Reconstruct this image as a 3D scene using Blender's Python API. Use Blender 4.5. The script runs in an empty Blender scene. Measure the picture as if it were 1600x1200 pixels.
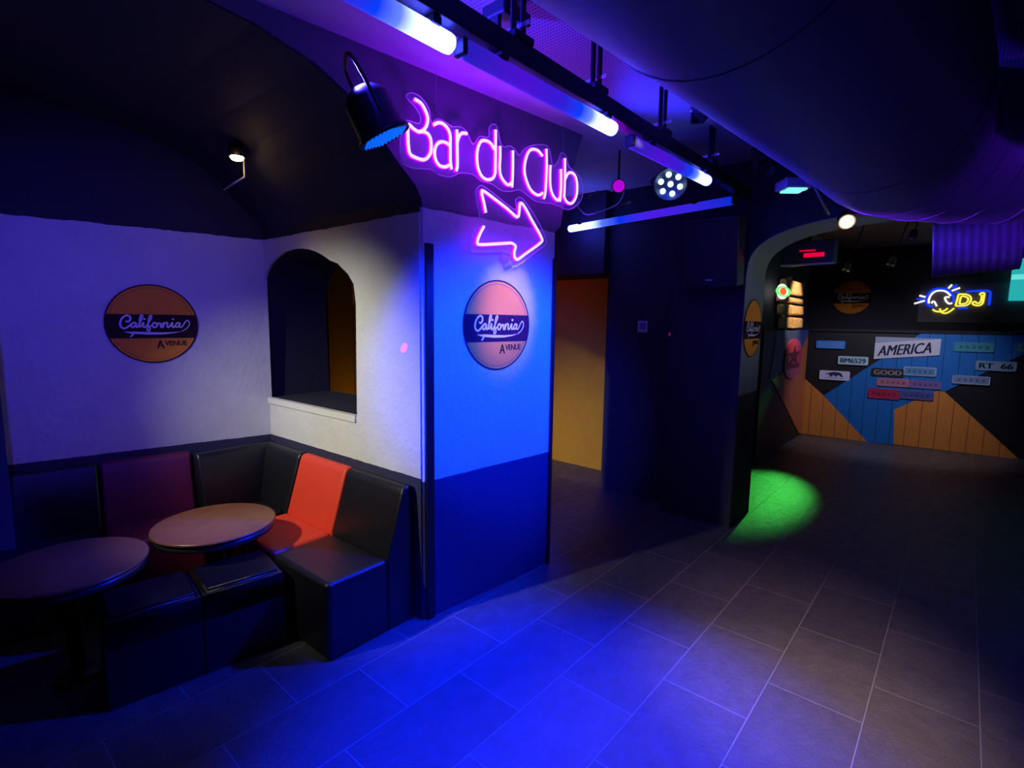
import bpy, bmesh, math, random
from mathutils import Vector, Matrix
random.seed(7)
R = math.radians
scene = bpy.context.scene
col = scene.collection

# ------------------------------------------------------------------ camera
cam_d = bpy.data.cameras.new('camera'); cam = bpy.data.objects.new('camera', cam_d); col.objects.link(cam)
cr = Vector((0.65502162, -0.75548359, 0.01382814)); cu = Vector((0.08171399, 0.08901749, 0.99267251)); cf = Vector((0.75117874, 0.64909201, -0.12004196))
cam.matrix_world = Matrix(((cr.x, cu.x, -cf.x, 0), (cr.y, cu.y, -cf.y, 0), (cr.z, cu.z, -cf.z, 1.9), (0, 0, 0, 1)))
cam_d.sensor_width = 36; cam_d.lens = 36 * 815.46 / 1600; cam_d.clip_start = 0.05
scene.camera = cam
# ------------------------------------------------------------------ view, world
vs = scene.view_settings
vs.view_transform = 'Standard'; vs.look = 'None'; vs.exposure = 0.0; vs.gamma = 1.0; vs.use_curve_mapping = False
wd = bpy.data.worlds.new('world'); scene.world = wd; wd.use_nodes = True
wd.node_tree.nodes['Background'].inputs[0].default_value = (0.05, 0.05, 0.6, 1)
wd.node_tree.nodes['Background'].inputs[1].default_value = 0.004

# ------------------------------------------------------------------ lights of the club (spots of the room, plus added fills without a fixture)
def spot(name, loc, to, color, power, size, blend=0.5, rad=0.05):
    l = bpy.data.lights.new(name, 'SPOT'); o = bpy.data.objects.new(name, l); col.objects.link(o)
    l.color = color; l.energy = power; l.spot_size = R(size); l.spot_blend = blend; l.shadow_soft_size = rad
    o.location = loc; d = Vector(to) - Vector(loc); o.rotation_euler = d.to_track_quat('-Z', 'Y').to_euler()
    return o
def point(name, loc, color, power, rad=0.05):
    l = bpy.data.lights.new(name, 'POINT'); o = bpy.data.objects.new(name, l); col.objects.link(o)
    l.color = color; l.energy = power; l.shadow_soft_size = rad; o.location = loc
    return o
BLUE = (0.0, 0.012, 1.0)
spot('blue_floor_spot', (1.8, 1.62, 2.93), (1.72, 1.22, 0.0), BLUE, 3300, 58, 0.8)
spot('blue_pillar_spot', (3.2, 0.95, 2.6), (2.6, 2.4, 1.35), (0.0, 0.018, 1.0), 1400, 64, 0.7)
spot('blue_corner_spot', (0.75, 0.55, 2.45), (2.62, 2.35, 1.55), (0.0, 0.018, 1.0), 1100, 42, 0.6)
spot('blue_violet_wall_spot', (-0.1, 1.8, 2.9), (0.95, 4.45, 1.8), (0.05, 0.026, 1.0), 165, 64, 1.0)
spot('white_alcove_spot', (-0.95, 3.3, 2.95), (1.97, 3.4, 1.05), (1.0, 0.97, 0.78), 450, 50, 0.95)
spot('rose_floor_spot', (1.2, -0.3, 2.42), (3.05, 0.5, 0), (1.0, 0.66, 0.66), 480, 38, 1.0)
spot('lilac_sticker_spot', (2.75, 1.1, 3.1), (2.70, 2.38, 1.98), (1.0, 0.55, 0.45), 150, 22, 1.0)
spot('magenta_dot_spot', (0.6, 1.2, 2.8), (1.99, 2.60, 1.73), (1.0, 0.0, 0.7), 1500, 1.3, 0.6, 0.002)
spot('magenta_dot_spot_pier', (1.4, 1.75, 2.9), (5.11, 2.25, 1.72), (1.0, 0.0, 0.5), 9000, 1.0, 0.6, 0.002)
spot('green_floor_spot', (9.9, 1.85, 2.0), (6.3, 1.66, 0), (0.08, 1.0, 0.12), 600, 18, 0.9)
spot('corridor_spot', (4.7, 4.3, 0.5), (5.75, 3.8, 0.5), (1.0, 0.8, 0.3), 6, 130, 1.0)
point('corridor_rose_glow', (4.7, 4.2, 2.3), (1.0, 0.12, 0.35), 2.0)
point('niche_corridor_lamp', (2.85, 5.5, 0.8), (1.0, 0.6, 0.3), 1.4)
spot('brick_spot', (8.6, 1.2, 2.9), (8.9, 2.05, 2.15), (1.0, 0.62, 0.28), 130, 46, 0.6)
spot('booth_panel_spot', (8.2, 0.2, 2.9), (10.2, 1.0, 0.8), (0.8, 0.75, 1.0), 140, 80, 0.9)
spot('arch_jamb_spot', (5.3, -0.3, 2.2), (5.2, 1.5, 2.3), (0.8, 1.0, 0.9), 14, 75, 0.9)
spot('duct_side_fill', (1.4, 2.15, 2.98), (2.0, 0.5, 2.8), (0.03, 0.02, 1.0), 420, 120, 1.0)  # added fill, stands in for the tubes' blue light on the duct
spot('duct_bend_fill', (3.3, 1.5, 2.25), (4.0, -0.2, 2.6), (0.16, 0.01, 1.0), 300, 46, 1.0)  # added fill that brightens the duct bend, no fixture here
spot('duct_middle_fill', (3.2, 2.15, 2.98), (3.2, 0.5, 2.8), (0.03, 0.02, 1.0), 420, 110, 1.0)  # second added fill for the tube light along the duct
spot('magenta_ceiling_fill', (3.6, 2.2, 2.55), (2.1, 1.9, 3.3), (0.34, 0.0, 1.0), 20, 80, 1.0)  # added uplight to make the ceiling more purple
spot('magenta_sign_fill', (2.2, 2.1, 2.62), (2.2, 2.1, 3.3), (0.24, 0.0, 1.0), 32, 140, 1.0)  # added fill, boosts the neon's glow on the ceiling above it
spot('duct_far_spot', (3.3, -1.9, 2.2), (4.0, -0.4, 2.75), (0.12, 0.01, 1.0), 60, 70, 1.0)

# ------------------------------------------------------------------ materials
def nt(name):
    m = bpy.data.materials.new(name); m.use_nodes = True
    t = m.node_tree; b = t.nodes['Principled BSDF']
    return m, t, b
def lk(t, a, b): t.links.new(a, b)
def mth(t, op, a, b=None, c=None):
    n = t.nodes.new('ShaderNodeMath'); n.operation = op
    for i, v in enumerate((a, b, c)):
        if v is None: continue
        if isinstance(v, (int, float)): n.inputs[i].default_value = v
        else: lk(t, v, n.inputs[i])
    return n.outputs[0]
def mixc(t, f, a, b):
    n = t.nodes.new('ShaderNodeMix'); n.data_type = 'RGBA'
    for i, v in ((0, f), (6, a), (7, b)):
        if isinstance(v, (int, float)): n.inputs[i].default_value = v
        elif isinstance(v, tuple): n.inputs[i].default_value = (*v, 1)
        else: lk(t, v, n.inputs[i])
    return n.outputs[2]
def noise(t, scale, detail=4, rough=0.6, vec=None):
    n = t.nodes.new('ShaderNodeTexNoise'); n.inputs['Scale'].default_value = scale; n.inputs['Detail'].default_value = detail; n.inputs['Roughness'].default_value = rough
    if vec is None:
        tc = t.nodes.new('ShaderNodeTexCoord'); vec = tc.outputs['Object']
    lk(t, vec, n.inputs['Vector'])
    return n.outputs['Fac']
def bump(t, b, h, s, d=0.01):
    n = t.nodes.new('ShaderNodeBump'); n.inputs['Strength'].default_value = s; n.inputs['Distance'].default_value = d
    lk(t, h, n.inputs['Height']); lk(t, n.outputs[0], b.inputs['Normal'])
def simple(name, c, rough=0.5, metal=0.0, bs=0, bscale=40, var=0.0, spec=0.5):
    m, t, b = nt(name)
    b.inputs['Base Color'].default_value = (*c, 1); b.inputs['Roughness'].default_value = rough; b.inputs['Metallic'].default_value = metal
    b.inputs['Specular IOR Level'].default_value = spec
    if bs: bump(t, b, noise(t, bscale), bs)
    if var:
        f = noise(t, 6)
        lk(t, mixc(t, f, tuple(x * (1 - var) for x in c), tuple(min(1, x * (1 + var)) for x in c)), b.inputs['Base Color'])
    return m
def emis(name, c, s, base=(0.02, 0.02, 0.02)):
    m, t, b = nt(name); b.inputs['Base Color'].default_value = (*base, 1)
    b.inputs['Emission Color'].default_value = (*c, 1); b.inputs['Emission Strength'].default_value = s
    return m
M = {}
M['leather'] = simple('black_leather', (0.008, 0.008, 0.010), 0.30, bs=0.25, bscale=160)
M['leather_red'] = simple('red_leather', (0.68, 0.05, 0.022), 0.42, bs=0.25, bscale=160, var=0.1)
M['leather_wine'] = simple('wine_leather', (0.13, 0.01, 0.04), 0.42, bs=0.25, bscale=160, var=0.1)
M['black'] = simple('matt_black', (0.012, 0.011, 0.016), 0.75, bs=0.15, bscale=30)
M['black_paint'] = simple('black_wall_paint', (0.018, 0.018, 0.035), 0.7, bs=0.5, bscale=14)
M['black_metal'] = simple('black_metal', (0.02, 0.02, 0.024), 0.4, 0.6)
M['plastic'] = simple('black_plastic', (0.02, 0.02, 0.022), 0.35)
M['steel'] = simple('brushed_steel', (0.55, 0.55, 0.56), 0.35, 1.0)
M['white'] = simple('white_vinyl', (0.80, 0.80, 0.82), 0.8, spec=0.1)
M['sticker_orange'] = simple('orange_vinyl', (0.92, 0.32, 0.035), 0.9, spec=0.05)
M['sticker_black'] = simple('dark_vinyl', (0.035, 0.012, 0.02), 0.9, spec=0.05)
M['sill_white'] = simple('white_sill_paint', (0.62, 0.62, 0.58), 0.5, bs=0.2)
M['yellow_wall'] = simple('ochre_wall_paint', (0.72, 0.36, 0.012), 0.8, bs=0.5, bscale=18, var=0.12)
M['silver'] = simple('silver_duct_foil', (0.18, 0.18, 0.2), 0.42, 0.55, bs=0.3, bscale=7)
M['duct'] = simple('grey_duct_skin', (0.19, 0.18, 0.20), 0.5, 0.1, bs=0.5, bscale=5)
M['clear'] = None
def painted_wall(name, z0, z1, low=(0.02, 0.02, 0.06), mid=(0.60, 0.60, 0.58), high=(0.012, 0.011, 0.025), top_noise=0.03):
    m, t, b = nt(name); b.inputs['Roughness'].default_value = 0.75
    tc = t.nodes.new('ShaderNodeTexCoord'); sp = t.nodes.new('ShaderNodeSeparateXYZ'); lk(t, tc.outputs['Object'], sp.inputs[0])
    z = sp.outputs[2]
    jag = mth(t, 'MULTIPLY', mth(t, 'SUBTRACT', noise(t, 7, 5), 0.5), top_noise)
    zl = mth(t, 'GREATER_THAN', mth(t, 'ADD', z, mth(t, 'MULTIPLY', jag, 0.4)), z0)
    zh = mth(t, 'GREATER_THAN', mth(t, 'ADD', z, jag), z1)
    wear = mixc(t, noise(t, 3.5, 6), tuple(x * 0.82 for x in mid), tuple(min(1, x * 1.1) for x in mid))
    c = mixc(t, zl, low, wear); c = mixc(t, zh, c, high)
    lk(t, c, b.inputs['Base Color'])
    h = mth(t, 'ADD', noise(t, 26, 6), mth(t, 'MULTIPLY', noise(t, 4, 3), 1.4))
    bump(t, b, h, 0.5, 0.012)
    return m
M['alcove_wall'] = painted_wall('alcove_plaster', 0.925, 2.52)
M['pillar_wall'] = painted_wall('pillar_plaster', 0.905, 2.545, high=(0.14, 0.13, 0.15), top_noise=0.04)
def jamb_mat():
    m = painted_wall('arch_jamb_plaster', 1.25, 9, low=(0.03, 0.03, 0.03), mid=(0.22, 0.24, 0.24))
    return m
M['jamb'] = jamb_mat()
def floor_mat():
    m, t, b = nt('slate_tiles')
    tc = t.nodes.new('ShaderNodeTexCoord'); mp = t.nodes.new('ShaderNodeMapping'); lk(t, tc.outputs['Object'], mp.inputs[0])
    mp.inputs['Location'].default_value = (-0.4275, -0.21, 0)
    # grout wanders a little
    br = t.nodes.new('ShaderNodeTexBrick'); lk(t, mp.outputs[0], br.inputs['Vector'])
    br.inputs['Scale'].default_value = 1; br.inputs['Brick Width'].default_value = 0.695; br.inputs['Row Height'].default_value = 0.4275
    br.inputs['Mortar Size'].default_value = 0.0042; br.inputs['Mortar Smooth'].default_value = 0.3; br.inputs['Bias'].default_value = 0.0
    br.inputs['Color1'].default_value = (0.075, 0.072, 0.075, 1); br.inputs['Color2'].default_value = (0.12, 0.115, 0.118, 1); br.inputs['Mortar'].default_value = (0.27, 0.26, 0.26, 1)
    n1 = noise(t, 9, 8, 0.7); n2 = noise(t, 45, 6, 0.7)
    c = mixc(t, mth(t, 'MULTIPLY', mth(t, 'POWER', n1, 1.5), 1.3), br.outputs['Color'], (0.035, 0.034, 0.036))
    c = mixc(t, br.outputs['Fac'], c, (0.19, 0.185, 0.185))
    lk(t, c, b.inputs['Base Color'])
    lk(t, mth(t, 'MULTIPLY_ADD', n1, 0.35, 0.22), b.inputs['Roughness'])
    h = mth(t, 'SUBTRACT', mth(t, 'ADD', mth(t, 'MULTIPLY', n1, 0.8), mth(t, 'MULTIPLY', n2, 0.35)), mth(t, 'MULTIPLY', br.outputs['Fac'], 0.6))
    bump(t, b, h, 0.9, 0.016)
    return m
M['floor'] = floor_mat()
def perf_mat():
    m, t, b = nt('perforated_ceiling_panel'); b.inputs['Roughness'].default_value = 0.7
    tc = t.nodes.new('ShaderNodeTexCoord'); mp = t.nodes.new('ShaderNodeMapping'); lk(t, tc.outputs['Object'], mp.inputs[0])
    mp.inputs['Scale'].default_value = (44, 60, 0.001)
    v = t.nodes.new('ShaderNodeTexVoronoi'); v.inputs['Randomness'].default_value = 0.0; v.inputs['Scale'].default_value = 1; lk(t, mp.outputs[0], v.inputs['Vector'])
    f = mth(t, 'LESS_THAN', v.outputs['Distance'], 0.27)
    lk(t, mixc(t, f, (0.22, 0.21, 0.23), (0.03, 0.05, 0.05)), b.inputs['Base Color'])
    return m
M['perf'] = perf_mat()
M['ceil_plaster'] = simple('ceiling_plaster', (0.5, 0.48, 0.5), 0.8, bs=0.6, bscale=6, var=0.2)
def wood_mat():
    m, t, b = nt('brown_table_veneer'); b.inputs['Roughness'].default_value = 0.32
    tc = t.nodes.new('ShaderNodeTexCoord'); mp = t.nodes.new('ShaderNodeMapping'); mp.inputs['Scale'].default_value = (2, 9, 2); lk(t, tc.outputs['Object'], mp.inputs[0])
    f = noise(t, 6, 8, 0.7, mp.outputs[0]); f2 = noise(t, 14, 4)
    lk(t, mixc(t, mth(t, 'ADD', mth(t, 'MULTIPLY', f, 0.7), mth(t, 'MULTIPLY', f2, 0.3)), (0.07, 0.024, 0.012), (0.34, 0.13, 0.06)), b.inputs['Base Color'])
    return m
M['wood'] = wood_mat()
def plank_mat(name, c, axis_dir=(0.128, -0.992), w=0.19):
    m, t, b = nt(name); b.inputs['Roughness'].default_value = 0.55
    tc = t.nodes.new('ShaderNodeTexCoord'); sp = t.nodes.new('ShaderNodeSeparateXYZ'); lk(t, tc.outputs['Object'], sp.inputs[0])
    s = mth(t, 'ADD', mth(t, 'MULTIPLY', sp.outputs[0], axis_dir[0]), mth(t, 'MULTIPLY', sp.outputs[1], axis_dir[1]))
    fr = mth(t, 'FRACT', mth(t, 'DIVIDE', mth(t, 'ADD', s, 20), w))
    g = mth(t, 'LESS_THAN', fr, 0.05)
    mp = t.nodes.new('ShaderNodeMapping'); mp.inputs['Scale'].default_value = (6, 6, 1); lk(t, tc.outputs['Object'], mp.inputs[0])
    gr = noise(t, 5, 6, 0.7, mp.outputs[0])
    cc = mixc(t, gr, tuple(x * 0.7 for x in c), tuple(min(1, x * 1.2) for x in c))
    lk(t, mixc(t, g, cc, tuple(x * 0.3 for x in c)), b.inputs['Base Color'])
    return m
M['pl_orange'] = plank_mat('orange_planks', (0.66, 0.24, 0.04)); M['pl_blue'] = plank_mat('blue_planks', (0.003, 0.16, 0.55)); M['pl_black'] = plank_mat('black_planks', (0.006, 0.006, 0.009))
M['pl_orange_side'] = plank_mat('orange_side_planks', (0.60, 0.17, 0.06), (1, 0)); M['pl_blue_side'] = plank_mat('blue_side_planks', (0.05, 0.10, 0.40), (1, 0))
def brick_mat():
    m, t, b = nt('rough_stone'); b.inputs['Roughness'].default_value = 0.9
    lk(t, mixc(t, noise(t, 8, 6), (0.42, 0.28, 0.16), (0.8, 0.6, 0.4)), b.inputs['Base Color']); bump(t, b, noise(t, 12, 6), 0.9, 0.03)
    return m
M['stone'] = brick_mat()
def tube_mat(name, lit, stops):
    # colour along local x (0..1): the pixel tube's running pattern
    m, t, b = nt(name)
    tc = t.nodes.new('ShaderNodeTexCoord'); sp = t.nodes.new('ShaderNodeSeparateXYZ'); lk(t, tc.outputs['Generated'], sp.inputs[0])
    r = t.nodes.new('ShaderNodeValToRGB'); e = r.color_ramp.elements
    while len(e) > 1: e.remove(e[-1])
    e[0].position = stops[0][0]; e[0].color = (*stops[0][1], 1)
    for p, c in stops[1:]:
        k = e.new(p); k.color = (*c, 1)
    lk(t, sp.outputs[0], r.inputs[0]); lk(t, r.outputs[0], b.inputs['Emission Color']); b.inputs['Emission Strength'].default_value = lit
    b.inputs['Base Color'].default_value = (0.1, 0.1, 0.12, 1); b.inputs['Roughness'].default_value = 0.8
    return m
PIX = [(0, (0.02, 0.01, 0.45)), (0.3, (0.07, 0.004, 0.60)), (0.55, (0.03, 0.01, 0.62)), (0.68, (0.0, 0.045, 0.95)), (0.76, (0.15, 0.25, 1.0)), (0.83, (1.2, 1.5, 16)), (1, (1.6, 2.0, 30))]
M['tube'] = tube_mat('pixel_tube_glow', 1.0, PIX)
M['neon_core'] = emis('pink_neon_core', (0.45, 0.27, 1.0), 3.0)
M['neon_base'] = emis('magenta_neon_jacket', (0.27, 0.0, 1.0), 6.0)
M['n_blue'] = emis('blue_neon', (0.0, 0.04, 1.0), 1.2); M['n_white'] = emis('white_neon', (1.0, 0.95, 0.85), 1.3); M['n_yellow'] = emis('yellow_neon', (1.0, 0.85, 0.08), 1.1)
M['warm_lamp'] = emis('warm_lamp_glow', (1.0, 0.62, 0.22), 30)
M['led'] = emis('white_blue_led', (0.45, 0.75, 1.0), 4); M['led_blue'] = emis('blue_led', (0.0, 0.12, 1.0), 1.3)
M['teal'] = emis('teal_lamp_glow', (0.2, 0.9, 0.8), 1.3); M['screen'] = emis('teal_screen', (0.02, 0.42, 0.42), 1.0); M['screen2'] = emis('pale_screen_band', (0.15, 0.75, 0.68), 1.0)
M['red_led'] = emis('red_led', (1.0, 0.0, 0.06), 0.8); M['magenta'] = emis('magenta_lens', (0.45, 0.0, 0.65), 1.0)
M['n_green'] = emis('green_neon', (0.15, 1.0, 0.2), 1.2); M['n_red'] = emis('orange_red_neon', (1.0, 0.12, 0.02), 1.2)
def acryl():
    m, t, b = nt('clear_acrylic')
    out = t.nodes['Material Output']; mx = t.nodes.new('ShaderNodeMixShader'); tr = t.nodes.new('ShaderNodeBsdfTransparent')
    b.inputs['Base Color'].default_value = (0.8, 0.75, 0.85, 1); b.inputs['Roughness'].default_value = 0.2
    mx.inputs[0].default_value = 0.10; lk(t, tr.outputs[0], mx.inputs[1]); lk(t, b.outputs[0], mx.inputs[2]); lk(t, mx.outputs[0], out.inputs[0])
    return m
M['acrylic'] = acryl(); M['acrylic_edge'] = simple('frosted_acrylic_edge', (0.85, 0.8, 0.9), 0.4)

# ------------------------------------------------------------------ helpers
def link(name, bm, mat, parent=None, smooth=False, mats=None):
    bmesh.ops.recalc_face_normals(bm, faces=bm.faces[:])
    me = bpy.data.meshes.new(name); bm.to_mesh(me); bm.free()
    for m in (mats or [mat]): me.materials.append(m)
    if smooth:
        for p in me.polygons: p.use_smooth = True
    o = bpy.data.objects.new(name, me); col.objects.link(o)
    if parent: o.parent = parent
    if smooth and 'leather' in (mat.name if mat else ''):
        w = o.modifiers.new('normals', 'WEIGHTED_NORMAL'); w.keep_sharp = True; w.weight = 100
    return o
def tag(o, label=None, cat=None, group=None, kind=None):
    if label: o['label'] = label
    if cat: o['category'] = cat
    if group: o['group'] = group
    if kind: o['kind'] = kind
    return o
def thing(name, loc, rz=0, label=None, cat=None, group=None):
    o = bpy.data.objects.new(name, None); col.objects.link(o); o.empty_display_size = 0.1
    o.location = loc; o.rotation_euler = (0, 0, rz)
    return tag(o, label, cat, group)
def dup(root, loc=None, rot=None, label=None, group=None):
    r = root.copy(); col.objects.link(r)
    if loc is not None: r.location = loc
    if rot is not None: r.rotation_euler = rot
    if label: r['label'] = label
    if group: r['group'] = group
    for ch in list(root.children):
        c = ch.copy(); col.objects.link(c); c.parent = r
        for g in list(ch.children):
            d = g.copy(); col.objects.link(d); d.parent = c
    return r
def box(bm, x0, x1, y0, y1, z0, z1, bev=0, seg=3, mat=None):
    r = bmesh.ops.create_cube(bm, size=1); vs_ = r['verts']
    for v in vs_: v.co = Vector(((x0 + x1) / 2 + v.co.x * (x1 - x0), (y0 + y1) / 2 + v.co.y * (y1 - y0), (z0 + z1) / 2 + v.co.z * (z1 - z0)))
    if bev:
        ed = {e for v in vs_ for e in v.link_edges}
        bmesh.ops.bevel(bm, geom=list(ed), offset=bev, segments=seg, affect='EDGES', profile=0.5)
    return bm
def nbox(*a, **k):
    bm = bmesh.new(); box(bm, *a, **k); return bm
def prism(pts, z0, z1):          # xy footprint extruded in z
    bm = bmesh.new(); a = [bm.verts.new((x, y, z0)) for x, y in pts]; b = [bm.verts.new((x, y, z1)) for x, y in pts]
    n = len(pts); bm.faces.new(a); bm.faces.new(b)
    for i in range(n): bm.faces.new((a[i], a[(i + 1) % n], b[(i + 1) % n], b[i]))
    return bm
def shape2d(outer, holes, to3, thick, bm=None):
    """outer/holes in (u,v); to3(u,v,w) gives the point; plate from w=0 to w=thick"""
    bm = bm or bmesh.new()
    loops = [outer] + list(holes); F = []; 
    for w in (0, thick):
        es = []; rings = []
        for lp in loops:
            vv = [bm.verts.new(to3(u, v, w)) for u, v in lp]; rings.append(vv)
            es += [bm.edges.new((vv[i], vv[(i + 1) % len(vv)])) for i in range(len(vv))]
        bmesh.ops.triangle_fill(bm, edges=es, use_beauty=True)
        F.append(rings)
    for ra, rb in zip(*F):
        n = len(ra)
        for i in range(n): bm.faces.new((ra[i], ra[(i + 1) % n], rb[(i + 1) % n], rb[i]))
    return bm
def smoothp(pts, sub=6):
    if len(pts) < 3: return [Vector(p) for p in pts]
    P = [Vector(p) for p in pts]; out = []
    for i in range(len(P) - 1):
        a = P[max(i - 1, 0)]; b = P[i]; c = P[i + 1]; d = P[min(i + 2, len(P) - 1)]
        for k in range(sub):
            s = k / sub
            out.append(0.5 * ((2 * b) + (c - a) * s + (2 * a - 5 * b + 4 * c - d) * s * s + (3 * b - a - 3 * c + d) * s ** 3))
    out.append(P[-1]); return out
def sweep(bm, pts, rad, seg=8, caps=True):
    """round tube along 3D points; rad a number or one per point"""
    P = [Vector(p) for p in pts]; n = len(P); rings = []; nrm = None
    for i in range(n):
        t = (P[min(i + 1, n - 1)] - P[max(i - 1, 0)])
        if t.length < 1e-9: t = Vector((1, 0, 0))
        t.normalize()
        if nrm is None:
            nrm = t.orthogonal().normalized()
        nrm = (nrm - t * nrm.dot(t)); nrm = nrm.normalized() if nrm.length > 1e-6 else t.orthogonal().normalized()
        bn = t.cross(nrm); r = rad[i] if isinstance(rad, (list, tuple)) else rad
        rings.append([bm.verts.new(P[i] + (nrm * math.cos(a) + bn * math.sin(a)) * r) for a in (2 * math.pi * k / seg for k in range(seg))])
    for i in range(n - 1):
        for k in range(seg):
            bm.faces.new((rings[i][k], rings[i][(k + 1) % seg], rings[i + 1][(k + 1) % seg], rings[i + 1][k]))
    if caps: bm.faces.new(rings[0]); bm.faces.new(rings[-1])
    return bm
def tube(pts, rad, seg=8): return sweep(bmesh.new(), pts, rad, seg)
def lathe(prof, seg=32, cap=True):      # (r,z) profile about z
    bm = bmesh.new(); rings = []
    for r, z in prof: rings.append([bm.verts.new((max(r, 1e-4) * math.cos(2 * math.pi * k / seg), max(r, 1e-4) * math.sin(2 * math.pi * k / seg), z)) for k in range(seg)])
    for i in range(len(rings) - 1):
        for k in range(seg): bm.faces.new((rings[i][k], rings[i][(k + 1) % seg], rings[i + 1][(k + 1) % seg], rings[i + 1][k]))
    if cap: bm.faces.new(rings[0]); bm.faces.new(rings[-1])
    return bm
def ribbon(pts, w, z, th):              # flat stroke in local xy with round ends, lifted at z
    """pts 2D, w number or list of half widths"""
    P = smoothp([(x, y, 0) for x, y in pts], 5); n = len(P); bm = bmesh.new(); L = []; Rr = []
    for i in range(n):
        t = (P[min(i + 1, n - 1)] - P[max(i - 1, 0)])
        if t.length < 1e-9: t = Vector((1, 0, 0))
        t.normalize(); s = Vector((-t.y, t.x, 0))
        ww = w if not isinstance(w, (list, tuple)) else w[0] + (w[1] - w[0]) * i / (n - 1)
        L.append(P[i] + s * ww); Rr.append(P[i] - s * ww)
    up = Vector((0, 0, z)); tt = Vector((0, 0, th))
    for i in range(n - 1):
        q = [bm.verts.new(v + up) for v in (L[i], L[i + 1], Rr[i + 1], Rr[i])]; k = [bm.verts.new(v.co + tt) for v in q]
        bm.faces.new(k)
        for a in range(4): bm.faces.new((q[a], q[(a + 1) % 4], k[(a + 1) % 4], k[a]))
    for c in (P[0], P[-1]):
        r = w if not isinstance(w, (list, tuple)) else (w[0] if c is P[0] else w[1])
        vv = [bm.verts.new((c.x + r * math.cos(a), c.y + r * math.sin(a), z + th)) for a in (2 * math.pi * k / 10 for k in range(10))]; bm.faces.new(vv)
    return bm
def merge(bms):
    out = bmesh.new()
    for b in bms:
        me = bpy.data.meshes.new('tmp'); b.to_mesh(me); out.from_mesh(me); bpy.data.meshes.remove(me); b.free()
    return out
def text_bm(s, size, depth=0.001, align='CENTER', shear=0.0, bold=0.0, xscale=1.0):
    cu_ = bpy.data.curves.new('t', 'FONT'); cu_.body = s; cu_.size = size; cu_.extrude = depth; cu_.align_x = align; cu_.align_y = 'CENTER'; cu_.shear = shear; cu_.offset = bold
    o = bpy.data.objects.new('t', cu_); col.objects.link(o); dg = bpy.context.evaluated_depsgraph_get()
    me = bpy.data.meshes.new_from_object(o.evaluated_get(dg)); bm = bmesh.new(); bm.from_mesh(me)
    bpy.data.objects.remove(o); bpy.data.meshes.remove(me); bpy.data.curves.remove(cu_)
    for v in bm.verts: v.co.x *= xscale
    return bm
def move(bm, loc=(0, 0, 0), rz=0):
    bmesh.ops.transform(bm, matrix=Matrix.Translation(loc) @ Matrix.Rotation(rz, 4, 'Z'), verts=bm.verts[:]); return bm
def wall_matrix(loc, xdir):      # local x along the wall, local y up, local z out of the wall (xdir cross up)
    x = Vector((xdir[0], xdir[1], 0)).normalized(); y = Vector((0, 0, 1)); z = x.cross(y)
    return Matrix(((x.x, y.x, z.x, loc[0]), (x.y, y.y, z.y, loc[1]), (x.z, y.z, z.z, loc[2]), (0, 0, 0, 1)))

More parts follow.
